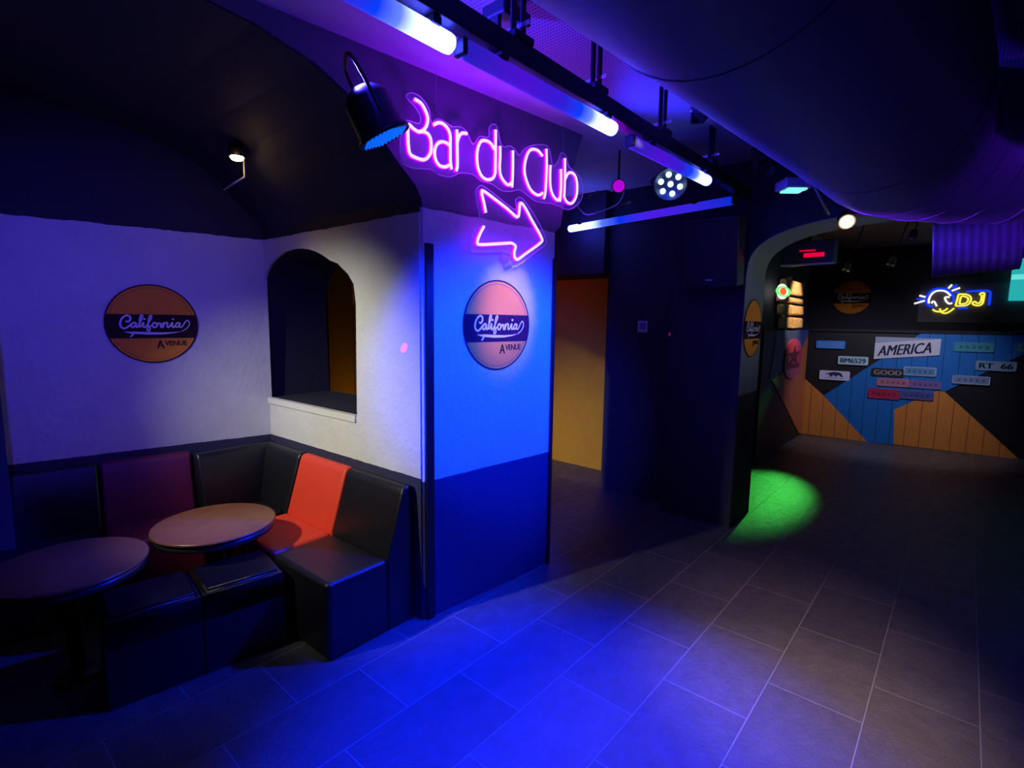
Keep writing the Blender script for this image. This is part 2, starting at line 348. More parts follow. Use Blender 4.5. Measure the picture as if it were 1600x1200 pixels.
NEON = {
 'B': [(-0.1106,3.0820), (-0.0715,3.0730), (-0.0454,3.0470), (-0.0273,3.0100), (-0.0323,2.9710), (-0.0514,2.9410), (-0.0815,2.9210), (-0.1197,2.9280), (-0.1528,2.9400), (-0.1558,2.8730), (-0.1528,2.8250), (-0.1408,2.7900), (-0.1006,2.7800), (-0.0584,2.7800), (-0.0313,2.7950), (-0.0092,2.8280), (-0.0043,2.8670), (-0.0092,2.9040), (-0.0323,2.9270), (-0.0775,2.9260)],
 'a_hook': [(0.0148,2.9830), (0.0460,3.0020), (0.0791,3.0040), (0.1112,2.9860), (0.1283,2.9550), (0.1293,2.9070), (0.1293,2.8540), (0.1303,2.8100), (0.1383,2.7690)],
 'a_bowl': [(0.1273,2.8960), (0.0901,2.9080), (0.0510,2.8970), (0.0259,2.8660), (0.0188,2.8300), (0.0289,2.7930), (0.0560,2.7720), (0.0961,2.7740), (0.1273,2.7930)],
 'r_stem': [(0.1714,2.7650), (0.1804,2.7940), (0.1804,2.8650), (0.1784,2.9360), (0.1774,2.9960)],
 'r_arm': [(0.1804,2.9280), (0.1946,2.9650), (0.2186,2.9890), (0.2527,2.9940)],
 'd_stem': [(0.4796,3.0720), (0.4806,3.0080), (0.4806,2.9130), (0.4796,2.8170)],
 'd_bowl': [(0.4715,2.9540), (0.4385,2.9840), (0.3993,2.9900), (0.3611,2.9750), (0.3361,2.9270), (0.3300,2.8710), (0.3401,2.8170), (0.3692,2.7760), (0.4144,2.7640), (0.4606,2.7800), (0.4806,2.8170)],
 'u_cup': [(0.5188,2.9840), (0.5198,2.9210), (0.5167,2.8530), (0.5287,2.8070), (0.5639,2.7750), (0.5990,2.7660), (0.6311,2.7930)],
 'u_stem': [(0.6311,2.9830), (0.6321,2.8970), (0.6311,2.8270), (0.6281,2.7570)],
 'C': [(0.9102,3.0120), (0.8620,3.0370), (0.8078,3.0320), (0.7706,3.0010), (0.7446,2.9400), (0.7386,2.8780), (0.7596,2.8220), (0.7988,2.7730), (0.8540,2.7510), (0.8941,2.7550), (0.9172,2.7720)],
 'l': [(0.9474,3.0650), (0.9533,2.9640), (0.9504,2.8580), (0.9463,2.7830), (0.9342,2.7380)],
 'u2_cup': [(0.9925,2.9680), (0.9905,2.8970), (0.9975,2.8240), (1.0246,2.7750), (1.0758,2.7490), (1.1049,2.7800)],
 'u2_stem': [(1.1029,2.9640), (1.1069,2.8540), (1.1019,2.7440)],
 'b_stem': [(1.1430,3.0460), (1.1471,2.9490), (1.1471,2.8400), (1.1451,2.7790)],
 'b_bowl': [(1.1521,2.9070), (1.1822,2.9510), (1.2264,2.9650), (1.2695,2.9400), (1.2886,2.8760), (1.2786,2.8070), (1.2354,2.7550), (1.1812,2.7520), (1.1481,2.7790)],
}
ARROW = {
 'arrow': [(0.4053,2.5640), (0.3862,2.6280), (0.3702,2.6770), (0.3852,2.6910), (0.4896,2.6540), (0.5879,2.6160), (0.6793,2.5760), (0.6964,2.6170), (0.7004,2.6590), (0.7175,2.6720), (0.7566,2.6420), (0.8118,2.5820), (0.8770,2.5170), (0.9182,2.4690), (0.9192,2.4470), (0.8640,2.4090), (0.7556,2.3450), (0.6883,2.3050), (0.6583,2.3200), (0.6573,2.3560), (0.6673,2.3880), (0.6352,2.4050), (0.5910,2.4000), (0.4655,2.3810), (0.3531,2.3660), (0.3371,2.3820), (0.3592,2.4320), (0.3912,2.4800)],
}
PLATES = {
 'word_plate': [(-0.1876,2.9030), (-0.1887,2.7880), (-0.1746,2.7410), (-0.1134,2.7290), (-0.0502,2.7370), (0.0151,2.7460), (0.0593,2.7290), (0.1516,2.7330), (0.2229,2.7700), (0.3223,2.7800), (0.3865,2.7550), (0.4788,2.7530), (0.5621,2.7290), (0.6475,2.7390), (0.7207,2.7620), (0.7971,2.7390), (0.8924,2.7130), (1.0239,2.7240), (1.1263,2.7180), (1.2156,2.7090), (1.3060,2.7460), (1.3782,2.8150), (1.3842,2.8970), (1.3431,2.9690), (1.2216,3.0120), (1.1825,3.0810), (1.1302,3.0860), (1.1062,3.0320), (1.0479,2.9760), (1.0118,3.0750), (0.9617,3.1000), (0.8502,3.0750), (0.7599,3.0280), (0.7158,2.9780), (0.6716,3.0080), (0.6284,3.0180), (0.5581,3.0020), (0.5150,3.1070), (0.4748,3.1100), (0.4488,3.0800), (0.4427,3.0270), (0.3715,3.0140), (0.3212,2.9560), (0.2711,3.0170), (0.2229,3.0320), (0.1637,3.0170), (0.1285,3.0260), (0.0603,3.0340), (0.0161,3.0010), (0.0011,3.0690), (-0.0471,3.1140), (-0.0993,3.1240), (-0.1394,3.1080), (-0.1455,3.0860), (-0.0893,3.0520), (-0.0581,3.0110), (-0.0692,2.9740), (-0.1414,2.9720), (-0.1816,2.9370)],
 'arrow_plate': [(0.3754,2.5520), (0.3423,2.6620), (0.3604,2.7120), (0.4257,2.7240), (0.6796,2.6280), (0.6856,2.6900), (0.7519,2.7110), (0.8954,2.5970), (0.9988,2.4580), (0.9015,2.3820), (0.7016,2.2630), (0.6345,2.2830), (0.6264,2.3490), (0.3383,2.3210), (0.2992,2.3510), (0.3243,2.4490), (0.3685,2.5130)],
}
CALI = {
 'C': [(-0.5527,0.0610), (-0.5126,0.0538), (-0.4725,0.1004), (-0.4725,0.1757), (-0.5273,0.2080), (-0.5998,0.1721), (-0.6582,0.0896), (-0.6800,-0.0072), (-0.6617,-0.0825), (-0.5998,-0.1147), (-0.5308,-0.0789), (-0.4725,-0.0215), (-0.4401,0.0072)],
 'a': [(-0.3528,0.0072), (-0.3923,0.0359), (-0.4401,-0.0036), (-0.4619,-0.0610), (-0.4359,-0.0896), (-0.3888,-0.0610), (-0.3528,0.0143), (-0.3634,-0.0610), (-0.3416,-0.0896), (-0.3092,-0.0610)],
 'l': [(-0.3198,-0.0717), (-0.2726,0.0359), (-0.2178,0.1506), (-0.2107,0.2080), (-0.2396,0.2187), (-0.2656,0.1506), (-0.2833,0.0179), (-0.2833,-0.0681), (-0.2473,-0.0681)],
 'i': [(-0.2473,-0.0610), (-0.2031,0.0359), (-0.2037,-0.0610), (-0.1854,-0.0896), (-0.1453,-0.0610)],
 'f': [(-0.1453,-0.0610), (-0.0799,0.0574), (-0.0286,0.1542), (-0.0250,0.2080), (-0.0581,0.2008), (-0.0869,0.1147), (-0.1052,-0.0215), (-0.1306,-0.1363), (-0.1123,-0.1829), (-0.0763,-0.1578), (-0.0763,-0.0789), (-0.1052,-0.0610), (-0.0469,-0.0502), (-0.0180,-0.0215)],
 'o': [(0.0545,0.0287), (0.0150,0.0287), (-0.0144,-0.0394), (0.0074,-0.0896), (0.0551,-0.0789), (0.0805,-0.0215), (0.0587,0.0215), (0.0840,0.0072)],
 'r': [(0.0911,-0.0359), (0.1276,0.0251), (0.1418,0.0000), (0.1819,0.0108), (0.1601,-0.0394), (0.1636,-0.0825), (0.1819,-0.0789), (0.2037,-0.0430)],
 'r2': [(0.2255,0.0251), (0.2149,-0.0359), (0.2078,-0.0896)],
 'n': [(0.2113,-0.0610), (0.2438,0.0072), (0.2839,0.0394), (0.3133,0.0179), (0.3021,-0.0574), (0.3239,-0.0861), (0.3605,-0.0610)],
 'i2': [(0.3711,-0.0430), (0.4224,0.0359), (0.4147,-0.0574), (0.4365,-0.0861), (0.4802,-0.0466)],
 'a2': [(0.5857,0.0215), (0.5350,0.0323), (0.4914,-0.0287), (0.4949,-0.0753), (0.5456,-0.0681), (0.5933,0.0215), (0.5751,-0.0574), (0.6075,-0.0861), (0.6623,-0.0251), (0.7095,0.0538), (0.7637,0.1004), (0.7967,0.0645), (0.8003,-0.0143), (0.7348,-0.1147), (0.6258,-0.1865)],
 'board_top': [(0.6258,-0.1865), (0.4365,-0.2116), (0.1895,-0.2187), (-0.1376,-0.2080), (-0.3888,-0.1972), (-0.6146,-0.2008)],
 'board_bot': [(-0.6146,-0.2080), (-0.4542,-0.2474), (-0.1418,-0.2725), (0.1860,-0.2689), (0.4365,-0.2367), (0.6258,-0.1900)],
 'fin': [(-0.4577,-0.2438), (-0.4654,-0.2797), (-0.5055,-0.3191), (-0.4837,-0.3371), (-0.4436,-0.3084), (-0.4071,-0.2618)],
 'dot_i': [(-0.1742,0.1219)],
 'dot_i2': [(0.4401,0.1255)],
 'band': [(-0.9347,0.3084), (0.9529,0.2474), (-0.9783,-0.3622), (0.9093,-0.4088)],
 'A_box': [(-0.0215,-0.4482), (0.1129,-0.6670)],
 'V_box': [(0.1164,-0.4697), (0.6075,-0.6024)],
}
PANELS = {
 'o1': [(0.0091,0.9730), (0.3055,0.7090), (0.9780,0.0000), (-0.0010,0.0110)],
 'blue': [(0.3055,0.7090), (1.5357,1.8040), (2.6922,1.8410), (2.7154,1.6040), (1.8927,0.9120), (1.7918,0.9140), (1.2906,0.5700), (1.3289,0.0080), (0.9780,0.0000)],
 'o2': [(1.3289,0.0080), (1.2906,0.5700), (1.7918,0.9140), (1.8927,0.9120), (2.8152,-0.0070)],
}
LP = {
 'p1': [(0.1331,1.6510), (0.5495,1.5050)],
 'p2': [(0.4669,1.4050), (0.8874,1.2470)],
 'p3': [(0.2168,1.1530), (0.6534,0.9770)],
 'p4': [(0.9548,1.6980), (1.7787,1.4190)],
 'p5': [(0.9408,1.2300), (1.3713,1.0930)],
 'p6': [(1.3552,1.2850), (1.7665,1.1210)],
 'p7': [(1.0234,1.0570), (1.4480,0.9560)],
 'p8': [(1.4480,1.0580), (1.8432,0.9480)],
 'p9': [(0.9236,0.9030), (1.3450,0.7210)],
 'p10': [(1.3391,0.8850), (1.7665,0.7610)],
 'p11': [(1.9369,1.6890), (2.3938,1.5250)],
 'p12': [(2.2102,1.4220), (2.6609,1.2590)],
 'p13': [(1.9591,1.1840), (2.3958,1.0420)],
 'p14': [(2.6377,1.7120), (2.9836,1.5520)],
}
DJ = {
 'white_arc': [(1.6796,2.2970), (1.6776,2.3680), (1.6998,2.4390), (1.7401,2.4890), (1.7936,2.5080), (1.8581,2.5050), (1.9115,2.4760), (1.9599,2.4200)],
 'blue_arc': [(1.7452,2.2460), (1.6877,2.2560), (1.6505,2.3070), (1.6434,2.3890), (1.6686,2.4700), (1.7281,2.5300), (1.8067,2.5430), (1.8874,2.5310), (1.9540,2.4800), (1.9963,2.4050), (2.0063,2.3350), (1.9922,2.3150)],
 'hand_r': [(1.9459,2.3950), (1.9145,2.4010), (1.8884,2.3860), (1.9125,2.3260), (1.9519,2.2900), (1.9902,2.3000)],
 'hand_l': [(1.7159,2.2970), (1.7301,2.3270), (1.7543,2.3220), (1.7734,2.2860), (1.7926,2.2460)],
 'lip1': [(1.7411,2.1950), (1.7835,2.1640), (1.8410,2.1560), (1.9025,2.1750), (1.9388,2.2150)],
 'lip2': [(1.8359,2.2100), (1.8571,2.1540), (1.9065,2.1290), (1.9599,2.1500), (2.0245,2.2150)],
 'ray1': [(1.4830,2.2930), (1.6232,2.3430)],
 'ray2b': [(1.5093,2.3700), (1.6000,2.3670)],
 'ray3': [(1.5416,2.4310), (1.6251,2.4040)],
 'ray4': [(1.9206,2.5450), (1.9599,2.6040)],
 'ray5b': [(1.9711,2.5490), (2.0255,2.5980)],
 'ray6': [(1.9680,2.5030), (2.0678,2.5500)],
 'frame_b1': [(2.0094,2.4740), (2.0668,2.4780)],
 'frame_b2': [(2.1545,2.4860), (2.2595,2.4940), (2.4087,2.4960), (2.4510,2.4710), (2.4600,2.4080), (2.4561,2.2630)],
 'frame_b3': [(2.0709,2.2150), (2.1979,2.2160)],
 'D_out': [(2.0366,2.2550), (2.0507,2.3540), (2.0598,2.4330), (2.0810,2.4450), (2.1506,2.4420), (2.2070,2.4120), (2.2261,2.3620), (2.2100,2.2930), (2.1667,2.2590), (2.0991,2.2520), (2.0366,2.2530)],
 'D_in': [(2.0840,2.2840), (2.0971,2.4030), (2.1545,2.4020), (2.1878,2.3720), (2.1838,2.3230), (2.1496,2.2890), (2.0840,2.2840)],
 'J_out': [(2.3250,2.4290), (2.3452,2.4580), (2.3824,2.4530), (2.3825,2.3700), (2.3754,2.2920), (2.3340,2.2580), (2.2725,2.2680), (2.2433,2.3030)],
 'J_in': [(2.3552,2.4290), (2.3501,2.3220), (2.3159,2.2930), (2.2756,2.3220), (2.2463,2.3080)],
}

# ------------------------------------------------------------------ the setting
def struct(name, bm, mat, mats=None): return tag(link(name, bm, mat, mats=mats), kind='structure')
struct('floor', nbox(-4.5, 14, -4.5, 9, -0.1, 0), M['floor'])
CZ = 3.3
struct('ceiling', nbox(-4.5, 14, -4.5, 1.92, CZ, CZ + 0.1), M['perf'])
struct('ceiling_back', nbox(-4.5, 14, 1.92, 9, CZ, CZ + 0.1), M['ceil_plaster'])
struct('wall_near', nbox(-4.6, -4.5, -4.5, 9, 0, CZ), M['black_paint'])
struct('wall_right', nbox(-4.5, 14, -4.6, -4.5, 0, CZ), M['black_paint'])

cB = math.cos(0.0316); sB = math.sin(0.0316)
# wall with the niche: runs from (2.0, 2.46) in direction (-sB, cB), faces -x
def toB(s, z, w): return (2.0 - sB * s + cB * w, 2.46 + cB * s + sB * w, z)
niche = [(0.655, 1.235), (0.640, 2.00), (0.660, 2.13), (0.725, 2.20), (0.845, 2.275), (0.935, 2.30), (1.03, 2.345), (1.12, 2.375), (1.20, 2.395), (1.30, 2.41), (1.41, 2.415), (1.55, 2.405), (1.67, 2.375), (1.79, 2.32), (1.87, 2.25), (1.93, 2.14), (1.955, 2.0), (1.935, 1.235)]
struct('wall_niche', shape2d([(0, 0), (2.6, 0), (2.6, CZ), (0, CZ)], [niche], toB, 0.02), M['alcove_wall'])
struct('wall_niche_core', shape2d([(0, 0), (2.6, 0), (2.6, CZ), (0, CZ)], [niche], lambda s, z, w: toB(s, z, 0.021 + w), 0.56), M['black_paint'])
# back wall of the alcove
cA = math.cos(-0.168); sA = math.sin(-0.168)
def toA(s, z, w): return (1.94 + cA * s - sA * w, 4.355 + sA * s + cA * w, z)
struct('wall_alcove', shape2d([(-4.5, 0), (0.02, 0), (0.02, CZ), (-4.5, CZ)], [], toA, 0.2), M['alcove_wall'])
struct('trim_alcove_post', prism([(-0.6, 4.45), (0.335, 4.33), (0.345, 4.60), (-0.6, 4.75)], 0, CZ), M['black_paint'])
# pillar block between the alcove and the corridor
PX, PY = 2.018, 2.445; PDX, PDY = 0.99625, -0.08651; NX, NY = -0.08651, -0.99625     # front direction and outward normal
def toP(u, z, w): return (PX + PDX * u + NX * w, PY + PDY * u + NY * w, z)
foot = [toP(0, 0, 0)[:2], toP(1.157, 0, 0)[:2], (3.24, 3.02), (2.43, 3.09), (2.0, 2.475)]
struct('wall_pillar', prism(foot, 0, 2.56), M['pillar_wall'])
# haunch and wall over the pillar, the left edge sweeping up as the alcove arch
edge = [(0.0, 2.555), (-0.012, 2.60), (-0.05, 2.66), (-0.115, 2.72), (-0.17, 2.77), (-0.225, 2.83), (-0.29, 2.91), (-0.42, 3.02), (-0.62, 3.13), (-0.9, 3.21), (-1.4, 3.27), (-2.2, CZ)]
rt = [(1.45, CZ), (1.33, 3.0), (1.25, 2.75), (1.22, 2.60), (1.165, 2.555)]
struct('wall_over_pillar', shape2d(edge + rt, [], lambda u, z, w: toP(u, z, -w), 0.55), M['pillar_wall'])
# alcove vault, black
vb = bmesh.new(); rows = []
for yy in (0.0, 2.35):
    rows.append([vb.verts.new((Vector(toP(u, z, -0.012)) + Vector((0.0 - 0.03 * yy, yy, 0)))) for u, z in edge])
for i in range(len(edge) - 1): vb.faces.new((rows[0][i], rows[0][i + 1], rows[1][i + 1], rows[1][i]))
ov = struct('ceiling_alcove_vault', vb, M['black_paint']); sm_ = ov.modifiers.new('thick', 'SOLIDIFY'); sm_.thickness = 0.02; sm_.offset = 0
# niche sill
t = thing('niche_sill', toB(1.3, 1.2, 0), 0, 'white painted sill with slate top in the arched wall opening', 'window sill')
def sB_(s0, s1, w0, w1, z0, z1, bev=0):
    bm = bmesh.new(); vs_ = []
    for (a, b_) in ((s0, w0), (s1, w0), (s1, w1), (s0, w1)): vs_.append(toB(a, 0, b_)[:2])
    return prism(vs_, z0, z1)
def child_world(o, root): o.parent = root; o.matrix_parent_inverse = Matrix.Translation(root.location).inverted()
o = link('sill_front', sB_(0.665, 1.925, -0.012, 0.03, 1.19, 1.238), M['sill_white']); child_world(o, t)
o = link('sill_top', sB_(0.665, 1.925, 0.03, 0.60, 1.20, 1.234), M['floor']); child_world(o, t); tag(o, 'dark slate sill top')
# metal corner guards of the pillar
for (u0, u1, zt, lab) in ((0.008, 0.062, 2.345, 'tall dark metal corner guard on left front edge of the blue pillar'), (1.14, 1.165, 2.36, 'slim dark corner guard on right front edge of the pillar')):
    bm = prism([toP(u0, 0, 0.018)[:2], toP(u1, 0, 0.018)[:2], toP(u1, 0, 0.001)[:2], toP(u0, 0, 0.001)[:2]], 0.0, zt)
    tag(link('corner_guard', bm, M['black_metal']), lab, 'corner guard')

# dark pier, lintel and the arch wall
struct('wall_pier', nbox(5.12, 5.6, 2.19, 3.03, 0, CZ), M['black_paint'])
struct('wall_pier_front', nbox(4.89, 5.455, 1.52, 2.2, 0, CZ), M['black_paint'])
struct('trim_lintel', nbox(5.0, 5.62, 3.03, 6.8, 2.43, CZ), M['black_paint'])
def sup(y):   # arch soffit height
    k = min(1, abs((y + 0.15) / 1.67)); return 2.26 + 0.52 * (1 - k ** 3.5) ** (1 / 3.5)
ya = [1.52 - 3.34 * i / 40 for i in range(41)]
ya = sorted(set([1.52, 1.518, 1.51, 1.495, 1.47, 1.43] + ya), reverse=True)
curve = [(y, sup(y)) for y in ya]
outer = [(1.52, CZ)] + curve + [(-1.82, 0), (-4.5, 0), (-4.5, CZ)]
struct('wall_arch', shape2d(outer, [], lambda u, z, w: (4.90 + w, u, z), 0.55), M['black_paint'])
# painted jamb and soffit lining of the arch
lin = bmesh.new(); pr = None
pl_ = [(1.52, 0.0), (1.52, 1.25)] + curve[:34]
for (y, z) in pl_:
    q = [lin.verts.new((4.895, y - 0.004, z - 0.002)), lin.verts.new((5.455, y - 0.004, z - 0.002))]
    if pr: lin.faces.new((pr[0], pr[1], q[1], q[0]))
    pr = q
ol = struct('trim_arch_lining', lin, M['jamb']); s2 = ol.modifiers.new('thick', 'SOLIDIFY'); s2.thickness = 0.006; s2.offset = 0

# corridor behind the pillar
struct('wall_corridor_ochre', nbox(5.72, 5.85, 3.40, 4.6, 0, CZ), M['yellow_wall'])
struct('wall_corridor_dark', nbox(5.72, 5.86, 2.9, 3.40, 0, CZ), M['black_paint'])
struct('wall_corridor_far', nbox(5.72, 5.85, 4.6, 8.8, 0, CZ), M['black_paint'])
struct('wall_behind_niche', nbox(3.36, 3.46, 5.93, 8.8, 0, CZ), M['black_paint'])
struct('wall_niche_ochre', nbox(3.40, 3.50, 5.39, 5.93, 0, CZ), M['yellow_wall'])
struct('trim_corridor_frame', nbox(3.38, 3.50, 5.275, 5.345, 0, 2.06), simple('yellow_frame_paint', (0.8, 0.5, 0.08), 0.6))
struct('wall_end', nbox(-4.5, 14, 8.8, 8.9, 0, CZ), M['black_paint'])

# far room
FX, FY = 10.123, 2.049; FDX, FDY = 0.12816, -0.99175; FNX, FNY = 0.99175, 0.12816
def toF(s, z, w): return (FX + FDX * s + FNX * w, FY + FDY * s + FNY * w, z)
struct('wall_far', shape2d([(-4, 0), (6.6, 0), (6.6, CZ), (-4, CZ)], [], lambda s, z, w: toF(s, z, 1.3 + w), 0.1), M['black_paint'])
struct('wall_booth_side', nbox(7.2, 10.08, 2.095, 2.2, 0, CZ), M['black_paint'])

# ------------------------------------------------------------------ round stickers
def make_sticker(name):
    r = 1.0
    root = thing(name, (0, 0, 0))
    S_ = 0.283
    def disc(rad, z, th): 
        b = lathe([(rad, z), (rad, z + th)], 64); return b
    link('disc', disc(S_, 0.0005, 0.002), M['sticker_orange'], root)
    def ring(ra, rb, z, th, keep=None):
        bm = bmesh.new(); n = 96
        A = [(ra, z), (rb, z), (rb, z + th), (ra, z + th)]; rg = [[bm.verts.new((rr * math.cos(2 * math.pi * k / n), rr * math.sin(2 * math.pi * k / n), zz)) for rr, zz in A] for k in range(n)]
        for k in range(n):
            if keep and not keep(2 * math.pi * (k + .5) / n): continue
            for j in range(4): bm.faces.new((rg[k][j], rg[k][(j + 1) % 4], rg[(k + 1) % n][(j + 1) % 4], rg[(k + 1) % n][j]))
        return bm
    link('rim', ring(S_ - 0.008, S_ + 0.001, 0.0015, 0.002), M['sticker_black'], root)
    link('inner_line', ring(S_ * 0.905, S_ * 0.918, 0.0018, 0.0012), simple('thin_brown_line', (0.35, 0.10, 0.03), 0.5), root)
    # dark band clipped to the disc
    yt, yb = 0.24 * S_, -0.365 * S_
    pts = []
    for k in range(17):
        y = yb + (yt - yb) * k / 16; pts.append((math.sqrt(S_ * S_ - y * y), y))
    pts = pts + [(-x, y) for x, y in reversed(pts)]
    link('band', shape2d(pts, [], lambda u, v, w: (u, v, 0.003 + w), 0.001), M['sticker_black'], root)
    let = []
    for k, w in (('C', .030), ('a', .026), ('l', .024), ('i', .026), ('f', .024), ('o', .026), ('r', .024), ('r2', .025), ('n', .026), ('i2', .026)):
        let.append(ribbon([(x * S_, y * S_) for x, y in CALI[k]], w * S_ * 0.72, 0.0042, 0.0006))
    let.append(ribbon([(x * S_, y * S_) for x, y in CALI['a2']], [0.019 * S_, 0.009 * S_], 0.0042, 0.0006))
    for k in ('dot_i', 'dot_i2'):
        x, y = CALI[k][0]; let.append(move(lathe([(.026 * S_, 0.0042), (.026 * S_, 0.0048)], 12), (x * S_, y * S_, 0)))
    top = [(x * S_, y * S_) for x, y in CALI['board_top']]; bot = [(x * S_, y * S_) for x, y in CALI['board_bot']]
    let.append(shape2d(top + bot, [], lambda u, v, w: (u, v, 0.0042 + w), 0.0006))
    fin = [(x * S_, y * S_) for x, y in CALI['fin']]; let.append(shape2d(fin, [], lambda u, v, w: (u, v, 0.0044 + w), 0.0006))
    link('script_lettering', merge(let), M['white'], root)
    a = move(text_bm('A', 0.20 * S_, 0.0004, 'CENTER', bold=0.0, xscale=0.95), (0.15 * S_, -0.535 * S_, 0.0042))
    b = move(text_bm('VENUE', 0.145 * S_, 0.0004, 'LEFT', bold=0.0, xscale=1.0), (0.215 * S_, -0.50 * S_, 0.0042))
    a = merge([a.copy(), move(a.copy(), (0.0011, 0, 0)), move(a, (-0.0011, 0, 0))]); b = merge([b.copy(), move(b.copy(), (0.0009, 0, 0)), move(b.copy(), (-0.0009, 0, 0)), move(b, (0, 0.0007, 0))])
    # size: A spans 0.15 to 0.2 high, VENUE 0.46 wide
    for bm_, wd_, ht_, cx_, cy_ in ((a, 0.175, 0.21, 0.135, -0.53), (b, 0.50, 0.130, 0.475, -0.495)):
        xs = [v.co.x for v in bm_.verts]; ys = [v.co.y for v in bm_.verts]
        for v in bm_.verts:
            v.co.x = ((v.co.x - (min(xs) + max(xs)) / 2) / (max(xs) - min(xs)) * wd_ + cx_) * S_
            v.co.y = ((v.co.y - (min(ys) + max(ys)) / 2) / (max(ys) - min(ys)) * ht_ + cy_) * S_
    link('capital_lettering', merge([a, b]), M['sticker_black'], root)
    return root
st = make_sticker('round_sticker')
def place_wall(o, loc, xdir, s=1.0): o.matrix_world = wall_matrix(loc, xdir) @ Matrix.Scale(s, 4)
G_ST = 'round surf lettered stickers on the walls'
a = Vector(toA(-0.772, 1.842, -0.002)); place_wall(st, a, (cA, sA)); tag(st, 'round orange sticker with dark band on the white wall behind the sofa corner', 'sticker', G_ST)
s2_ = dup(st, label='round orange sticker on the blue lit pillar under the neon arrow', group=G_ST); place_wall(s2_, toP(0.597, 1.868, 0.002), (PDX, PDY), 1.06)
s3_ = dup(st, label='round yellow sticker seen edge-on inside the stone arch jamb', group=G_ST); place_wall(s3_, (5.165, 1.509, 1.862), (1, 0), 0.94)
s4_ = dup(st, label='dim round sticker on the black wall left of the DJ neon', group=G_ST); place_wall(s4_, toF(0.56, 2.42, 1.296), (FDX, FDY), 1.1)

# ------------------------------------------------------------------ neon sign
def neon(name, strokes, loc, label, off, r0, r1):
    root = thing(name, loc, 0, label, 'neon sign')
    for k, pts in strokes.items():
        P3 = smoothp([toP(u, z, off) for u, z in pts], 5 if k != 'arrow' else 3)
        Pb = [p + Vector((NX, NY, 0)) * -0.008 for p in P3]
        lt = link('neon_letter' if k != 'arrow' else 'neon_outline', tube(P3, r0, 8), M['neon_core'], None, True); child_world(lt, root)
        jk = link('neon_jacket', tube(Pb, r1, 8), M['neon_base'], None, True); jk.parent = lt; jk.matrix_parent_inverse = lt.matrix_parent_inverse.inverted() if False else Matrix.Identity(4)
        jk.matrix_parent_inverse = Matrix.Identity(4)
    return root
sg = neon('neon_word_sign', NEON, toP(0.6, 2.75, 0.09), 'pink neon lettering reading Bar du Club hanging above the pillar', 0.09, 0.0090, 0.0112)
ag = neon('neon_arrow_sign', ARROW, toP(0.63, 2.45, 0.09), 'pink neon arrow pointing right below the neon lettering', 0.09, 0.0090, 0.0112)
for root, key in ((sg, 'word_plate'), (ag, 'arrow_plate')):
    outl = [(p.x, p.y) for p in smoothp([(u, z, 0) for u, z in PLATES[key] + PLATES[key][:1]], 3)][:-1]
    pl = link('acrylic_panel', shape2d(outl, [], lambda u, z, w: toP(u, z, 0.062 + w), 0.004), M['acrylic']); child_world(pl, root)
    ed = link('panel_edge', tube([toP(u, z, 0.064) for u, z in outl + outl[:1]], 0.003, 6), M['acrylic_edge'], None, True); child_world(ed, root)
for u, z in ((0.05, 3.05), (1.15, 3.0)):
    w_ = link('hanging_wire', tube([toP(u, z, 0.066), toP(u, CZ - 0.002, 0.066)], 0.0015, 5), M['steel']); child_world(w_, sg)

# ------------------------------------------------------------------ banquette
def back_prof(w, x0=0.0):
    pts = [(0.0, 0.0), (0.0, 0.845), (0.008, 0.870), (0.028, 0.882), (0.058, 0.880), (0.078, 0.865), (0.090, 0.835), (0.205, 0.46), (0.205, 0.0)]
    bm = bmesh.new(); A = [bm.verts.new((x0, y, z)) for y, z in pts]; B = [bm.verts.new((x0 + w, y, z)) for y, z in pts]; n = len(pts)
    bm.faces.new(A); bm.faces.new(B)
    for i in range(n): bm.faces.new((A[i], A[(i + 1) % n], B[(i + 1) % n], B[i]))
    ed = [e for e in bm.edges if abs(e.verts[0].co.x - e.verts[1].co.x) < 1e-6]
    bmesh.ops.recalc_face_normals(bm, faces=bm.faces[:])
    bmesh.ops.bevel(bm, geom=ed, offset=0.018, segments=3, affect='EDGES', profile=0.5)
    return bm
def make_unit(w, mat):
    root = thing('sofa_module', (0, 0, 0))
    s = nbox(0.0, w, 0.195, 0.612, 0.0, 0.46)
    ed = [e for e in s.edges]
    bmesh.ops.bevel(s, geom=ed, offset=0.032, segments=4, affect='EDGES', profile=0.5)
    # a soft crown on the seat
    link('seat', s, mat, root, True); link('backrest', back_prof(w), mat, root, True)
    return root
def unit_at(root, base, rz, label): root.location = base; root.rotation_euler = (0, 0, rz); tag(root, label, 'sofa', 'faux leather sofa modules in the alcove corner'); return root
rzB = math.pi / 2 + 0.0316; rzA = math.pi - 0.168
def pB(s): return toB(s, 0, -0.006)
def pA(s): return toA(-s, 0, -0.006)
ub = make_unit(0.60, M['leather']); unit_at(ub, pB(0.06), rzB, 'black sofa module at the open end, lit blue beside the pillar')
ur = make_unit(0.59, M['leather_red']); unit_at(ur, pB(0.675), rzB, 'bright red sofa module below the arched opening')
